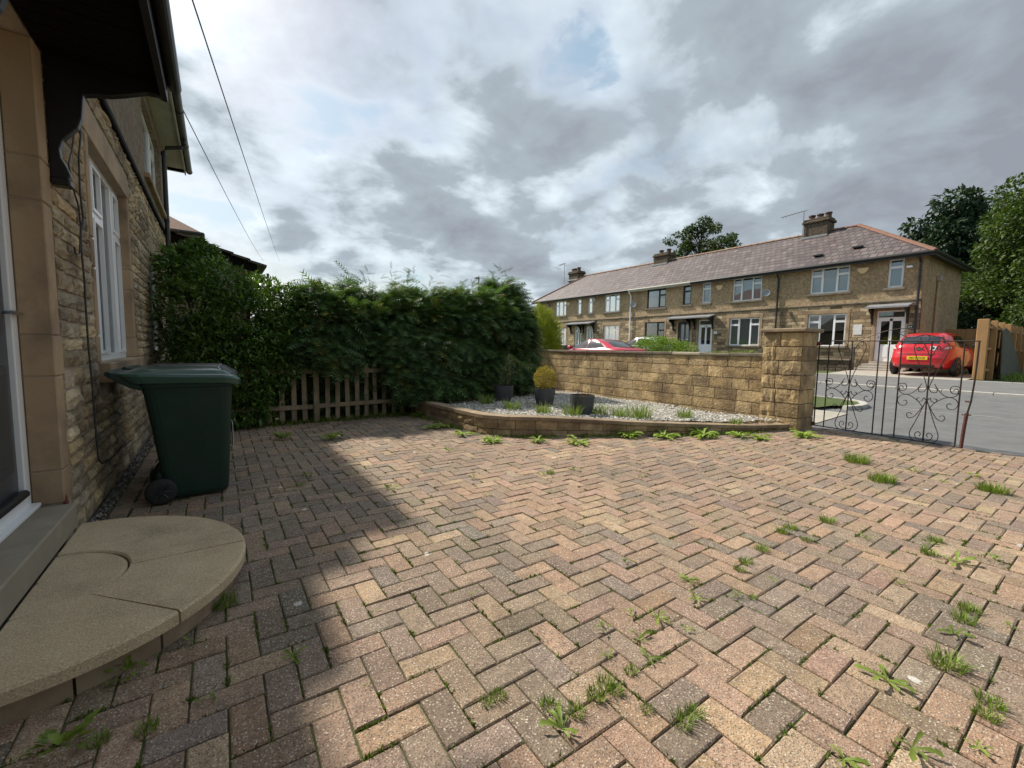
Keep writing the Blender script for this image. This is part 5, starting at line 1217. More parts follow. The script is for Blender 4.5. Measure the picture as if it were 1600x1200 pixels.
def chimney(t, y0, y1, top, pots):
    b = MB(); b.bbox(RX-.42, y0, 7.1, RX+.42, y1, top-.25, .03); b.bbox(RX-.5, y0-.08, top-.25, RX+.5, y1+.08, top-.1, .04); b.bbox(RX-.45, y0-.02, top-.1, RX+.45, y1+.02, top, .03); c = b.build('chimney', 'chimney_stone', t)
    b = MB(); b.bbox(RX-.56, y0-.04, 7.38, RX-.40, y1+.04, 7.50, .02); b.build('flashing', 'lead', c)
    for k in range(pots):
        y = y0+(y1-y0)*(k+.5)/pots; b = MB(); b.lathe([(.15, 0), (.14, .22), (.17, .24), (.17, .30), (.10, .30)], (RX+random.gauss(0, .12), y, top-.01), 12); b.build('chimney_pot', 'terracotta', c)
chimney(hA, 9.85, 11.0, 8.45, 3); chimney(hC, 19.6, 20.8, 8.28, 2); chimney(hE, 28.85, 30.1, 8.25, 4)
def pipe(t, y, m, z0=.5, x=TX-.09):
    b = MB(); b.tube([(TX-.34, y, EZ-.08), (TX-.30, y, EZ-.2), (x, y, EZ-.36), (x, y, z0)], .045, 8)
    for z in (4.4, 3.2, 2.1): b.lathe([(.058, 0), (.058, .07)], (x, y, z), 8)
    b.build('downpipe', m, t)
pipe(hA, 5.42, 'black_plastic'); pipe(hA, 10.85, 'black_plastic'); pipe(hC, 20.42, 'upvc'); pipe(hE, 29.35, 'black_plastic')
def alarm(t, y, z):
    b = MB(); b.prism([(-.20, .12), (.20, .12), (.20, .02), (.07, -.14), (-.07, -.14), (-.20, .02)], lambda u, v, d: (TX-.02-d, y+u, z+v), 0, .07); b.build('alarm_box', 'alarm_cream', t, bevel=.012)
alarm(hA, 7.35, 4.97); alarm(hB, 14.02, 4.93); alarm(hE, 26.95, 4.96)
def dish(t, y, z):
    b = MB(); c = (TX-.32, y, z); b.lathe([(.001, 0), (.08, .01), (.15, .035), (.20, .065), (.205, .06), (.15, .026), (.001, -.01)], (0, 0, 0), 20)
    M_ = Matrix.Translation(c) @ Matrix.Rotation(R(-70), 4, 'Y') @ Matrix.Rotation(R(25), 4, 'X')
    b.v = [tuple(M_ @ Vector(p)) for p in b.v]; d = b.build('satellite_dish', 'dish', t, smooth=True)
    b = MB(); b.tube([(TX-.02, y, z-.12), (TX-.2, y, z-.12), (TX-.28, y, z)], .015, 6); b.build('dish_arm', 'galv', d)
dish(hB, 11.32, 4.32); dish(hC, 20.0, 4.35)
b = MB(); b.lathe([(.001, 0), (.19, 0), (.19, .05), (.001, .05)], (TX-.09, 24.05, 5.05), 18, 'x'); b.build('satellite_dish', 'soffit', hD)
b = MB(); b.bbox(TX-.14, 5.66, 4.86, TX-.02, 5.86, 4.95, .02); b.build('wall_light', 'upvc', hA)
b = MB(); b.box(TX-.02, 6.95+.28, 2.12, TX-.005, 7.55, 2.58); b.build('notice', 'sticker', hA)
b = MB(); b.box(TX-.03, 5.46, 2.33, TX-.005, 5.70, 2.50); pl_ = b.build('number_plate', 'flag', hA); b = MB(); b.box(TX-.036, 5.485, 2.35, TX-.031, 5.675, 2.48); b.build('plate_face', 'plate_dark', pl_)
for k, y in enumerate((5.55, 5.62)): b = MB(); b.box(TX-.04, y-.022, 2.39, TX-.0365, y+.022, 2.44); b.build('digit', 'sticker', pl_)
b = MB(); b.box(TX-.02, 14.05, 2.28, TX-.003, 14.25, 2.42); b.build('number_plate', 'sticker', hB)
# roof vents on the end house
for y, x in ((7.85, 24.75), (9.35, 24.5)):
    z = EZ+(x-(TX-.35))*(RZ-EZ)/(RX-TX+.35); b = MB(); b.bbox(x-.14, y-.2, z+.0, x+.06, y+.2, z+.09, .02); b.build('roof_vent', 'black_plastic', hA)
# aerials
def aerial(label, x, y, z, hgt, boom):
    t = thing('tv_aerial', label, 'aerial', (x, y, z)); b = MB(); b.tube([(x, y, z), (x, y, z+hgt)], .02, 6); b.build('mast', 'galv', t)
    b = MB(); b.tube([(x, y-.15, z+hgt), (x-.05, y+boom, z+hgt-.1)], .018, 5)
    for k in np.linspace(.1, 1, 7): b.tube([(x-.16, y+boom*k, z+hgt-.1*k), (x+.16, y+boom*k, z+hgt-.1*k)], .008, 4)
    b.build('boom', 'galv', t)
aerial('television aerial on the chimney of the end house', RX-.48, 11.0, 7.5, 1.45, 1.1); aerial('television aerial on the far left chimney of the terrace', RX-.5, 30.6, 7.2, 1.9, .7)
# forecourt of the end house: steps, low wall, rail
st = thing('front_steps', 'concrete front steps up to the white door of the end house', 'steps', (23.2, 6.3, .55))
for k in range(3):
    b = MB(); b.bbox(22.75+k*.38, 5.4, .45, 23.99, 7.0, .63+k*.10, .015); b.build('step', 'flag', st)
lw = thing('low_wall', 'low old stone wall below the ground-floor window of the end house', 'wall', (22.4, 8.6, .5))
for k, z in enumerate((.45, .62, .79)):
    y = 7.05
    while y < 10.8:
        y1 = min(10.9, y+random.uniform(.3, .5)); b = MB(); b.bbox(22.25+random.gauss(0, .01), y+.006, z, 22.55, y1-.006, z+.162, .015); b.build('stone', 'chimney_stone', lw); y = y1
b = MB(); b.bbox(22.2, 7.03, .95, 22.6, 10.9, 1.02, .015); b.build('coping', 'coping_dark', lw)
b = MB(); b.bbox(22.3, 6.92, .45, 22.42, 7.04, 1.55, .01); tag(b.build('gate_post', 'board_old'), 'single grey timber post at the end of the low stone wall', 'post')

# ------------------------------------------------------------------ cars, built from horizontal contours
def interp(z, tab): return float(np.interp(z, [t[0] for t in tab], [t[1] for t in tab]))
class Car:
    """x forward, y left; tables of z -> rear x, front x, half width"""
    def __init__(s, name, label, rear, front, width, paint, n_exp=5.):
        s.t = thing(name, label, 'car', world=False); s.rear, s.front, s.width, s.e = rear, front, width, n_exp
        zs = sorted({r[0] for r in rear}|{r[0] for r in front}|{w[0] for w in width}); zz = []
        for a, c in zip(zs[:-1], zs[1:]): zz += list(np.linspace(a, c, max(2, int((c-a)/.035)+1), endpoint=False))
        zz.append(zs[-1]); n = 56; V = []; an = [2*math.pi*k/n for k in range(n)]
        for z in zz:
            for a in an: V.append((*s.plan(a, z), z))
        F = [(i*n+k, i*n+(k+1) % n, (i+1)*n+(k+1) % n, (i+1)*n+k) for i in range(len(zz)-1) for k in range(n)]+[tuple(range(n))[::-1], tuple((len(zz)-1)*n+k for k in range(n))]
        s.body = mk('body', V, F, paint, s.t, smooth=True)
    def dims(s, z): return interp(z, s.rear), interp(z, s.front), interp(z, s.width)
    def plan(s, a, z):
        r, f, w = s.dims(z); c, q = math.cos(a), math.sin(a); p = 2/s.e
        return ((r+f)/2+(f-r)/2*math.copysign(abs(c)**p, c), w*math.copysign(abs(q)**p, q))
    def side(s, x, z, sg):
        r, f, w = s.dims(z); u = (x-(r+f)/2)/((f-r)/2); return (x, sg*w*max(0, 1-abs(u)**s.e)**(1/s.e), z)
    def end(s, y, z, sg=-1):
        r, f, w = s.dims(z); u = min(.9999, abs(y/w)); return ((r+f)/2+sg*(f-r)/2*(1-u**s.e)**(1/s.e), y, z)
    def patch(s, fn, poly, off, name, m, parent=None, nx=8, ny=5):
        """poly: 4 corners (a,z) bl, br, tr, tl mapped through fn, lifted outward"""
        V = []; (a0, z0), (a1, z1), (a2, z2), (a3, z3) = poly
        for j in range(ny+1):
            v = j/ny
            for i in range(nx+1):
                u = i/nx; a = (a0*(1-u)+a1*u)*(1-v)+(a3*(1-u)+a2*u)*v; z = (z0*(1-u)+z1*u)*(1-v)+(z3*(1-u)+z2*u)*v
                p = Vector(fn(a, z)); q1 = Vector(fn(a+.01, z)); q2 = Vector(fn(a, z+.01)); n = (q1-p).cross(q2-p)
                if n.length < 1e-9: n = Vector((p.x, p.y, 0))
                n.normalize()
                if n.dot(Vector((p.x-s.cx, p.y, p.z-.7))) < 0: n = -n
                V.append(p+n*off)
        F = [(j*(nx+1)+i, j*(nx+1)+i+1, (j+1)*(nx+1)+i+1, (j+1)*(nx+1)+i) for j in range(ny) for i in range(nx)]
        return mk(name, V, F, m, parent or s.t, smooth=True)
    cx = 0.
    def wheels(s, xs_, r, hw):
        for x in xs_:
            for sg in (-1, 1):
                b = MB(); b.lathe([(r+.035, -.07), (r+.035, .045), (.02, .045), (.02, -.07)], (x, sg*(hw-.02), r), 28, 'y'); b.build('wheel_arch', 'black_plastic', s.t)
                b = MB(); b.lathe([(r*.66, -.09), (r*.9, -.10), (r, -.07), (r, .07), (r*.9, .10), (r*.66, .09)], (x, sg*(hw-.045), r), 30, 'y'); w = b.build('wheel', 'rubber', s.t, smooth=True)
                b = MB(); y = sg*(hw+.052)
                b.lathe([(r*.67, -.04*sg), (r*.67, .0), (r*.60, .0), (r*.60, -.04*sg)], (x, y, r), 26, 'y'); b.lathe([(.001, 0), (.05, 0), (.05, -.03*sg)], (x, y+.004*sg, r), 12, 'y')
                for k in range(5):
                    a = 2*math.pi*k/5+.3; d = Vector((math.cos(a), 0, math.sin(a))); n = Vector((-d.z, 0, d.x))*.028; c = Vector((x, y-.004*sg, r))
                    b.add([c+d*.03-n*1.2, c+d*.03+n*1.2, c+d*r*.63+n, c+d*r*.63-n], [(0, 1, 2, 3)])
                b.build('rim', 'alloy', w)
def text_part(txt, size, m, parent, M_, name='lettering'):
    cu = bpy.data.curves.new(name, 'FONT'); cu.body = txt; cu.size = size; cu.align_x = 'CENTER'; cu.align_y = 'CENTER'; cu.extrude = .001; cu.resolution_u = 2
    o = bpy.data.objects.new(name, cu); COL.objects.link(o); dg = bpy.context.evaluated_depsgraph_get(); me = bpy.data.meshes.new_from_object(o.evaluated_get(dg)); bpy.data.objects.remove(o)
    me.materials.clear(); me.materials.append(MATS[m]); me.transform(M_); q = bpy.data.objects.new(name, me); COL.objects.link(q); q.parent = parent; q.location = -wp(parent); return q
# red hatchback, tail to the road
c = Car('parked_car', 'bright red hatchback parked tail-first to the road outside the end house', [(.22, -1.80), (.28, -1.93), (.40, -1.99), (.60, -2.0), (.72, -1.965), (.80, -1.93), (.95, -1.90), (1.04, -1.85), (1.20, -1.70), (1.36, -1.50), (1.45, -1.28), (1.49, -.95)],
        [(.22, 1.75), (.40, 1.98), (.60, 1.95), (.72, 1.86), (.80, 1.65), (.88, 1.30), (.95, 1.02), (1.05, .86), (1.25, .52), (1.40, .22), (1.47, -.1), (1.49, -.45)],
        [(.22, .76), (.30, .83), (.55, .868), (.75, .865), (.92, .84), (1.0, .80), (1.2, .715), (1.38, .62), (1.45, .53), (1.49, .40)], 'red_paint')
rw = c.patch(c.end, [(-.62, 1.075), (.62, 1.075), (.49, 1.375), (-.49, 1.375)], .006, 'rear_window', 'car_glass')
b = MB(); p0 = c.end(.0, 1.10); b.bbox(p0[0]-.035, -.30, 1.085, p0[0]-.012, .18, 1.105, .004); b.build('wiper', 'black_plastic', rw)
for sg in (-1, 1):
    fn = lambda a, z, sg=sg: c.end(sg*a, z)
    tl = c.patch(fn, [(.56, .86), (.80, .90), (.775, 1.04), (.66, 1.00)], .010, 'tail_light', 'light_red'); c.patch(fn, [(.60, .885), (.76, .915), (.735, .985), (.66, .965)], .016, 'lens', 'light_clear', tl)
    fs = lambda a, z, sg=sg: c.side(a, z, sg)
    c.patch(fs, [(-.30, .98), (.72, .98), (.28, 1.36), (-.28, 1.385)], .006, 'side_window', 'car_glass'); c.patch(fs, [(-1.30, 1.0), (-.36, .98), (-.34, 1.385), (-1.02, 1.34)], .006, 'side_window', 'car_glass')
    c.patch(fs, [(-.36, .28), (-.345, .28), (-.345, .97), (-.36, .97)], .003, 'door_gap', 'ink', nx=1); c.patch(fs, [(.86, .28), (.875, .28), (.875, .9), (.86, .9)], .003, 'door_gap', 'ink', nx=1)
    b = MB(); y = c.side(-.2, .88, sg)[1]; b.bbox(-.28, y-.005, .865, -.08, y+sg*.03, .90, .008); b.build('door_handle', 'red_paint', c.t)
    b = MB(); b.bbox(.62, sg*.80, .98, .78, sg*1.0, 1.12, .03); b.build('door_mirror', 'black_plastic', c.t)
    c.patch(lambda a, z, sg=sg: c.end(sg*a, z, 1), [(.45, .66), (.80, .68), (.78, .80), (.55, .76)], .008, 'headlight', 'light_clear')
c.patch(lambda a, z: c.end(a, z, 1), [(-.66, .98), (.66, .98), (.52, 1.36), (-.52, 1.36)], .006, 'windscreen', 'car_glass')
bp = c.patch(c.end, [(-.80, .24), (.80, .24), (.83, .35), (-.83, .35)], .008, 'rear_valance', 'black_plastic')
c.patch(c.end, [(-.84, .70), (.84, .70), (.84, .715), (-.84, .715)], .004, 'bumper_seam', 'ink', ny=1); c.patch(c.end, [(-.55, .735), (.55, .735), (.55, .745), (-.55, .745)], .004, 'tailgate_seam', 'ink', ny=1)
x = -2.005; b = MB(); b.bbox(x-.012, -.27, .525, x+.03, .27, .645, .004); pt = b.build('number_plate', 'plate_yellow', c.t)
MT = Matrix.Translation((x-.014, 0, .583)) @ Matrix(((0, 0, -1, 0), (-1, 0, 0, 0), (0, 1, 0, 0), (0, 0, 0, 1)))
text_part('SB12 VUZ', .10, 'ink', pt, MT)
b = MB(); p0 = c.end(0, .90); b.lathe([(.055, 0), (.07, 0), (.07, -.012), (.055, -.012)], (p0[0]-.006, 0, .90), 22, 'x'); b.tube([(p0[0]-.014, .05, .91), (p0[0]-.014, .0, .915), (p0[0]-.014, .01, .885), (p0[0]-.014, -.05, .89)], .008, 5); b.build('badge', 'chrome', c.t)
b = MB(); b.bbox(p0[0]-.012, -.12, .80, p0[0]+.004, .12, .812, .002); b.build('script_badge', 'chrome', c.t)
sk = MB(); p0 = c.end(-.36, .93); sk.box(p0[0]-.012, -.45, .855, p0[0]-.006, -.29, 1.0); ss = sk.build('learner_sticker', 'sticker', c.t); sk = MB(); sk.box(p0[0]-.0145, -.40, .90, p0[0]-.0125, -.34, .965); sk.build('letter', 'ink', ss)
c.wheels((-1.22, 1.25), .305, .83)
c.t.location = (22.1, 4.36, gh(21.5, 4.4)+.014); c.t.rotation_euler.z = R(-2)
redcar = c
# crimson saloon on the near kerb, white hatchback in front of the terrace
def saloon():
    c = Car('parked_car', 'crimson red saloon with sloping roof parked behind the block wall', [(.22, -2.05), (.35, -2.22), (.60, -2.28), (.80, -2.26), (.95, -2.24), (1.0, -2.12), (1.04, -1.72), (1.15, -1.45), (1.28, -1.12), (1.37, -.72), (1.41, -.35)],
        [(.22, 2.0), (.40, 2.28), (.60, 2.26), (.74, 2.12), (.84, 1.6), (.93, 1.05), (1.0, .90), (1.2, .48), (1.33, .20), (1.39, .0), (1.41, -.1)],
        [(.22, .80), (.32, .87), (.60, .915), (.80, .915), (.95, .88), (1.0, .84), (1.2, .74), (1.34, .64), (1.39, .54), (1.41, .44)], 'crimson_paint')
    for sg in (-1, 1):
        fs = lambda a, z, sg=sg: c.side(a, z, sg)
        c.patch(fs, [(-.22, .98), (.76, .97), (.28, 1.31), (-.20, 1.345)], .006, 'side_window', 'car_glass'); c.patch(fs, [(-1.28, 1.02), (-.27, .98), (-.25, 1.345), (-.86, 1.27)], .006, 'side_window', 'car_glass')
        b = MB(); b.bbox(.58, sg*.84, .97, .76, sg*1.04, 1.10, .03); b.build('door_mirror', 'crimson_paint', c.t)
        c.patch(lambda a, z, sg=sg: c.end(sg*a, z), [(.50, .74), (.84, .76), (.84, .88), (.52, .86)], .008, 'tail_light', 'light_red')
        c.patch(lambda a, z, sg=sg: c.end(sg*a, z, 1), [(.50, .60), (.86, .62), (.84, .73), (.56, .70)], .008, 'headlight', 'light_clear')
        c.patch(fs, [(-.25, .28), (-.235, .28), (-.235, .96), (-.25, .96)], .003, 'door_gap', 'ink', nx=1)
    c.patch(c.end, [(-.62, 1.06), (.62, 1.06), (.50, 1.35), (-.50, 1.35)], .006, 'rear_window', 'car_glass'); c.patch(lambda a, z: c.end(a, z, 1), [(-.68, 1.0), (.68, 1.0), (.55, 1.33), (-.55, 1.33)], .006, 'windscreen', 'car_glass')
    c.wheels((-1.38, 1.40), .325, .88); return c
c = saloon(); c.t.location = (13.7, 13.5, gh(13.7, 13.5)-.006); c.t.rotation_euler.z = R(90)
c = Car('parked_car', 'white hatchback parked in front of the terrace, only its roof and windows showing', [(.22, -1.9), (.4, -2.02), (.6, -2.03), (.9, -1.98), (1.0, -1.94), (1.25, -1.72), (1.40, -1.55), (1.46, -1.35), (1.5, -.9)],
        [(.22, 1.9), (.4, 2.1), (.6, 2.08), (.75, 1.95), (.88, 1.45), (.97, 1.1), (1.1, .86), (1.3, .46), (1.42, .2), (1.48, -.1), (1.5, -.4)], [(.22, .78), (.32, .86), (.6, .89), (.8, .885), (.97, .85), (1.2, .74), (1.4, .63), (1.46, .54), (1.5, .42)], 'white_paint')
for sg in (-1, 1):
    fs = lambda a, z, sg=sg: c.side(a, z, sg)
    c.patch(fs, [(-.25, 1.0), (.86, 1.0), (.36, 1.38), (-.22, 1.41)], .006, 'side_window', 'car_glass'); c.patch(fs, [(-1.45, 1.05), (-.30, 1.0), (-.28, 1.41), (-1.15, 1.36)], .006, 'side_window', 'car_glass')
    b = MB(); b.bbox(.72, sg*.82, 1.0, .88, sg*1.0, 1.12, .03); b.build('door_mirror', 'white_paint', c.t)
c.patch(c.end, [(-.64, 1.06), (.64, 1.06), (.52, 1.38), (-.52, 1.38)], .006, 'rear_window', 'car_glass'); c.patch(lambda a, z: c.end(a, z, 1), [(-.68, 1.02), (.68, 1.02), (.54, 1.40), (-.54, 1.40)], .006, 'windscreen', 'car_glass')
b = MB(); b.bbox(-1.72, -.56, 1.41, -1.42, .56, 1.45, .012); b.build('spoiler', 'white_paint', c.t); c.wheels((-1.25, 1.28), .315, .86)
c.t.location = (21.8, 17.7, gh(21.8, 16)+.014); c.t.rotation_euler.z = R(90)

# ------------------------------------------------------------------ timber fences by the end house
fr = thing('timber_fence', 'new tall timber fence with stout posts running back from the road', 'fence', (24, 2.9, .5))
b = MB(); b.bbox(20.05, 2.80, .48, 20.20, 3.06, 2.42, .012); b.build('gable_post', 'fence_new', fr)
for x in np.arange(21.3, 30.5, 1.3):
    b = MB(); b.bbox(x, 2.78, .45, x+.11, 2.93, 2.42, .01); b.build('post', 'fence_new', fr)
for z in (.75, 1.45, 2.15): b = MB(); b.box(20.2, 2.86, z, 30.4, 2.94, z+.08); b.build('rail', 'fence_new', fr)
for k, x in enumerate(np.arange(20.25, 30.4, .155)):
    b = MB(); b.bbox(x, 2.945+.012*(k % 2), .50, x+.15, 2.965+.012*(k % 2), 2.34+random.gauss(0, .008), .003); b.build('board', 'fence_new', fr)
f2 = thing('timber_fence', 'new timber fence panel behind the red hatchback, beside the house corner', 'fence', (28, 4.2, .5))
for k, y in enumerate(np.arange(3.0, 5.28, .145)): b = MB(); b.bbox(28.0+.012*(k % 2), y, .55, 28.02+.012*(k % 2), y+.14, 2.46+random.gauss(0, .008), .003); b.build('board', 'fence_new', f2)
for z in (.9, 2.1): b = MB(); b.box(28.036, 3.0, z, 28.1, 5.28, z+.08); b.build('rail', 'fence_new', f2)
b = MB(); V = [(21.4, 2.62, .5), (26.0, 2.62, .5), (23.4, 2.76, 2.1), (22.7, 2.765, 2.22), (22.0, 2.76, 2.15)]
b.add(V+[(x, y-.025, z) for x, y, z in V], [(0, 1, 2, 3, 4), (9, 8, 7, 6, 5)]+[(i, (i+1) % 5, 5+(i+1) % 5, 5+i) for i in range(5)])
tag(b.build('leaning_board', 'board_old'), 'dark grey-green sheet of board leaning on the tall timber fence', 'board')
t = wheelie_bin('wheelie_bin', 'black wheelie bin at the right edge, beyond the leaning board', 'black_plastic', 'black_plastic'); t['group'] = 'black bins beyond the fence'; t.location = (26.6, 2.15, gh(26, 2)); t.rotation_euler.z = R(180)
t2 = wheelie_bin('wheelie_bin', 'second black wheelie bin at the right edge, in front of the other', 'black_plastic', 'black_plastic'); t2['group'] = 'black bins beyond the fence'; t2.location = (25.7, 1.95, gh(25.7, 2)); t2.rotation_euler.z = R(175)
n = 500; P = np.stack([rng.uniform(21.2, 24.6, n), rng.uniform(2.0, 2.66, n), np.full(n, .46)], 1); v, f, per = grass_geo(n, .01, .08, .28, .012, .8); v = v.reshape(n, per, 3)+P[:, None]; o = bigmesh('rough_grass', v.reshape(-1, 3), f, 'grass_blade', None, shades(n, per)); tag(o, 'rough grass below the leaning board', 'grass', kind='stuff')
# dark palings and low fence before the terrace
pf = thing('paling_fence', 'dark paling fence in front of the terrace, seen above the block wall', 'fence', (19.2, 18, .5))
for y in np.arange(16.2, 23.2, .13): b = MB(); b.box(19.2, y, .5, 19.22, y+.08, 1.50+random.gauss(0, .01)); b.build('picket', 'black_paint', pf)
for z in (.75, 1.3): b = MB(); b.box(19.225, 16.2, z, 19.26, 23.2, z+.07); b.build('rail', 'black_paint', pf)
pf = thing('low_fence', 'low pale timber fence at the far left of the terrace front', 'fence', (16.5, 18, .5))
for k, y in enumerate(np.arange(15.2, 18.2, .15)): b = MB(); b.box(16.2, y, .3, 16.22, y+.14, 1.22); b.build('board', 'fence_new', pf)

# ------------------------------------------------------------------ shrubs and trees beyond the road
def leafy(t, clumps, m, size, dens, name='crown', lo=.65, hi=1.35, flat=.0, K=1):
    PP = []; DD = []
    for cx, cy, cz, a, b_, c in clumps:
        n = int(dens*(a*b_+b_*c+a*c)); d = ball(n); rr = 1-.55*rng.random(n)**1.7; PP.append(np.array([cx, cy, cz])+d*rr[:, None]*np.array([a, b_, c])); DD.append(d)
    P = np.vstack(PP); D = np.vstack(DD); n = len(P); D = D+rng.normal(0, .6, (n, 3)); D[:, 2] -= flat
    v, f, per = leaves(P, D, rng.normal(0, .6, (n, 3))+[0, 0, 1], rng.uniform(.7, 1.3, n)*size, rng.uniform(.4, .65, n)*size, .2, .2)
    o = bigmesh(name, v, f, m, t, shades(n, per, lo, hi)); tag(o, kind='stuff'); return o
t = thing('privet_bush', 'bright green rounded bush in front of the terrace, above the block wall', 'bush', (20.0, 15.2, .55))
trunk([(20.0, 15.2, .5), (20.0, 15.2, 1.2)], .06, .03, t, 'stem')
leafy(t, [(20.0, 16.0, 1.25, .8, .7, .62), (20.0, 15.4, 1.38, .8, .9, .72), (20.0, 14.6, 1.30, .8, .9, .70), (20.0, 13.5, 1.15, .7, .8, .60), (20.0, 16.5, .9, .6, .45, .4)], 'privet_leaf', .09, 1500)
t = thing('front_garden_plants', 'low mixed garden plants along the front of the terrace below its window', 'plants', (21.5, 11.8, .55))
leafy(t, [(21.5, 12.6, .95, .4, .7, .32), (21.5, 11.6, .98, .4, .6, .33), (21.5, 10.9, 1.0, .35, .4, .33)], 'privet_leaf', .07, 1500, 'foliage')
def blob_crown(cx, cy, cz, rx_, ry_, rz_, n, s0, s1):
    o = []
    for d in ball(n):
        r_ = random.uniform(.45, 1.0); s_ = random.uniform(s0, s1); o.append((cx+d[0]*rx_*r_, cy+d[1]*ry_*r_, cz+d[2]*rz_*r_, s_, s_, s_*random.uniform(.6, .85)))
    return o
def tree(name, label, x, y, z0, zc, rx_, rz_, m, size, dens, n, s0, s1, lo=.6, hi=1.4, flat=0.):
    t = thing(name, label, 'tree', (x, y, z0), 'trees behind the terrace')
    trunk([(x, y, z0), (x+.1, y, z0+(zc-z0)*.5), (x, y+.1, zc), (x-.1, y, zc+rz_*.6)], .28, .06, t, n=10)
    cl = blob_crown(x, y, zc, rx_, rx_, rz_, n, s0, s1); b = MB()
    for c in cl[::2]: b.tube([(x, y, zc-rz_*.55), ((x+c[0])/2, (y+c[1])/2, (zc-rz_*.4+c[2])/2), c[:3]], 0, 5, rs=[.10, .06, .02], caps=False)
    b.build('limbs', 'bark', t); leafy(t, cl, m, size, dens, lo=lo, hi=hi, flat=flat); return t
tree('dark_tree', 'dark green dense tree directly behind the right corner of the end house', 45.5, 8.6, .4, 8.3, 2.6, 4.5, 'dark_tree_leaf', .40, 95, 90, .8, 1.25, .5, 1.7, .5)
tree('broadleaf_tree', 'large mid-green tree at the right edge behind the timber fence', 36.5, 2.7, .4, 6.0, 2.9, 5.8, 'tree_leaf', .24, 190, 95, .8, 1.3)
tree('broadleaf_tree', 'lower dark tree behind the tall timber fence at the right edge', 33.8, 1.9, .4, 3.4, 2.3, 3.0, 'tree_leaf', .2, 210, 40, .7, 1.1)
tree('broadleaf_tree', 'dark-leaved lower tree filling the gap between the end house and the fence', 36.0, 7.2, .4, 3.2, 1.6, 2.6, 'dark_tree_leaf', .22, 210, 30, .6, 1.0)  # takes the leaf colour of the dark tree
tree('broadleaf_tree', 'mid-green tree between the dark tree and the right edge, behind the fence panel', 39.5, 5.0, .4, 4.6, 2.2, 3.8, 'tree_leaf', .22, 200, 50, .75, 1.2)
# open-crowned tree over the ridge
t = thing('sparse_tree', 'open-crowned tree rising above the roof ridge of the terrace', 'tree', (35.2, 22.6, .4), 'trees behind the terrace')
trunk([(35.2, 22.6, .4), (35.3, 22.6, 4), (35.1, 22.5, 8), (35.2, 22.7, 11)], .25, .05, t)
cl = []; b = MB()
for k in range(110):
    u = random.uniform(-3.4, 3.8); top = 12.7-1.0*abs(u*.62)**1.15; z = random.uniform(8.2, max(8.8, top)); yy = 22.6+u; xx = 35.2+random.gauss(0, .9); s_ = random.uniform(.25, .5); cl.append((xx, yy, z, s_*1.1, s_*1.1, s_*.5))
    b.tube([(35.2, 22.6, z-1.8), ((35.2+xx)/2, (22.6+yy)/2, z-.7), (xx, yy, z)], 0, 4, rs=[.05, .03, .012], caps=False)
b.build('limbs', 'bark', t); leafy(t, cl, 'tree_leaf', .24, 260, lo=.5, hi=1.2)

# ------------------------------------------------------------------ neighbours behind the laurel, wires, lamp
nb = thing('stone_outbuilding', 'low stone building with dark stone-tiled lean-to roof behind the laurel', 'building', (-1, 15, 0))
b = MB(); b.prism([(-4, 0), (.75, 0), (.75, 3.15), (-.75, 3.62), (-4, 4.6)], lambda u, v, d: (u, d, v), 13.3, 17.5); b.build('wall', 'far_stone_end' if 'far_stone_end' in MATS else 'coping_brown', nb)
# overlapping stone slates on the roof
def rz(x): return 3.90-.32*(x+.75)
k = 0
for x in np.arange(-3.6, .95, .36):
    for y in np.arange(13.05, 17.6, .5):
        b = MB(); x1 = x+.42; b.add([(x, y+.01, rz(x)), (x1, y+.01, rz(x1)+.035), (x1, y+.49, rz(x1)+.035), (x, y+.49, rz(x)), (x, y+.01, rz(x)-.05), (x1, y+.01, rz(x1)-.015), (x1, y+.49, rz(x1)-.015), (x, y+.49, rz(x)-.05)], [(0,1,2,3),(7,6,5,4),(0,4,5,1),(1,5,6,2),(2,6,7,3),(3,7,4,0)])
        b.build('roof_slate', 'stone_tiles', nb)
b = MB(); b.prism([(-4, 4.62), (-.75, 3.83), (.93, 3.30), (.93, 3.12), (-.75, 3.60), (-4, 4.4)], lambda u, v, d: (u, d, v), 13.12, 13.29); b.build('verge', 'dark_timber', nb)
nh = thing('neighbour_house', 'neighbouring house with red hipped roof behind the lean-to', 'house', (-5, 26, 0))
b = MB(); b.box(-9, 22.6, 0, -.95, 31, 5.7); b.build('wall', 'render_pale', nh)
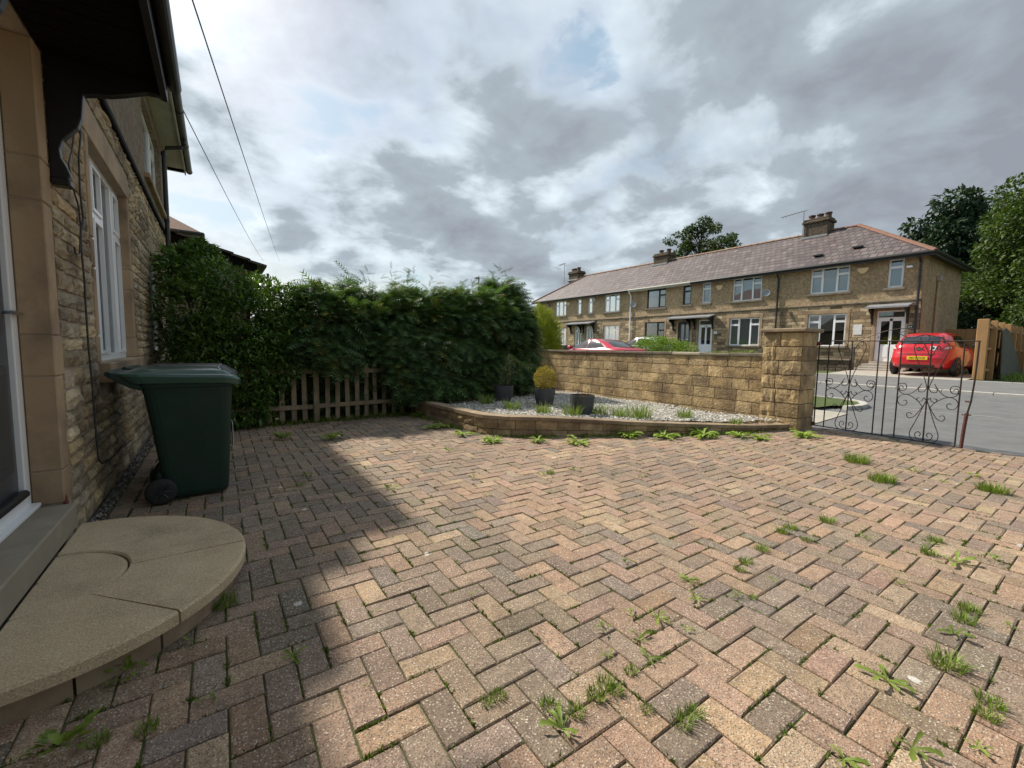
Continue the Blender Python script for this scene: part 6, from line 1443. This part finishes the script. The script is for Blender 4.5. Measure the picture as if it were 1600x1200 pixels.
b = MB(); b.add([(-.35, 22.0, 5.75), (-.35, 31.6, 5.75), (-9.6, 31.6, 5.75), (-9.6, 22.0, 5.75), (-4.9, 26, 8.7), (-4.9, 27.5, 8.7)], [(0, 1, 5, 4), (1, 2, 5), (2, 3, 4, 5), (3, 0, 4)]); b.build('roof', 'ridge_tile', nh)
b = MB(); b.box(-9.5, 22.05, 5.62, -.42, 31.5, 5.74); b.tube([(-.33, 21.98, 5.7), (-.33, 31.6, 5.7)], .07, 6); b.tube([(-.33, 21.98, 5.7), (-9.6, 21.98, 5.7)], .07, 6); b.build('gutter', 'black_plastic', nh)
def cat(p, q, sag, n=24): p, q = Vector(p), Vector(q); return [p.lerp(q, t)-Vector((0, 0, sag*4*t*(1-t))) for t in np.linspace(0, 1, n)]
poles = Vector((4.6, 52, 0))
b = MB(); b.tube([(poles.x, poles.y, 0), (poles.x, poles.y, 8.6)], .12, 8); tag(b.build('telegraph_pole', 'bark'), 'wooden telegraph pole hidden behind the hedge, where the overhead wires end', 'pole')
e1, e2 = ony(412, 408, 51.9), ony(437, 408, 51.9)
b = MB(); b.tube(cat(tuple(onx(280, 160, -.40)), tuple(e1), .25), .009, 5); tag(b.build('overhead_wire', 'wire'), 'thin overhead wire starting at the gutter of the stone house', 'wire')
b = MB(); b.tube(cat(tuple(ony(294, -20, 5.5)), tuple(e2), .15), .008, 5); tag(b.build('overhead_wire', 'wire'), 'thin overhead wire leaving through the top edge of the picture', 'wire')
b = MB(); lp = ony(748, 435, 30)
t = thing('street_lamp', 'street lamp whose head shows above the conifer hedge', 'street lamp', (lp.x, lp.y, 0)); b.tube([(lp.x, lp.y, 0), (lp.x, lp.y, lp.z)], .06, 8); b.build('column', 'galv', t)
b = MB(); b.bbox(lp.x-.35, lp.y-.12, lp.z-.03, lp.x+.08, lp.y+.12, lp.z+.08, .03); b.tube([(lp.x, lp.y, lp.z), (lp.x, lp.y, lp.z+.22)], .03, 6); b.build('lantern', 'galv', t)
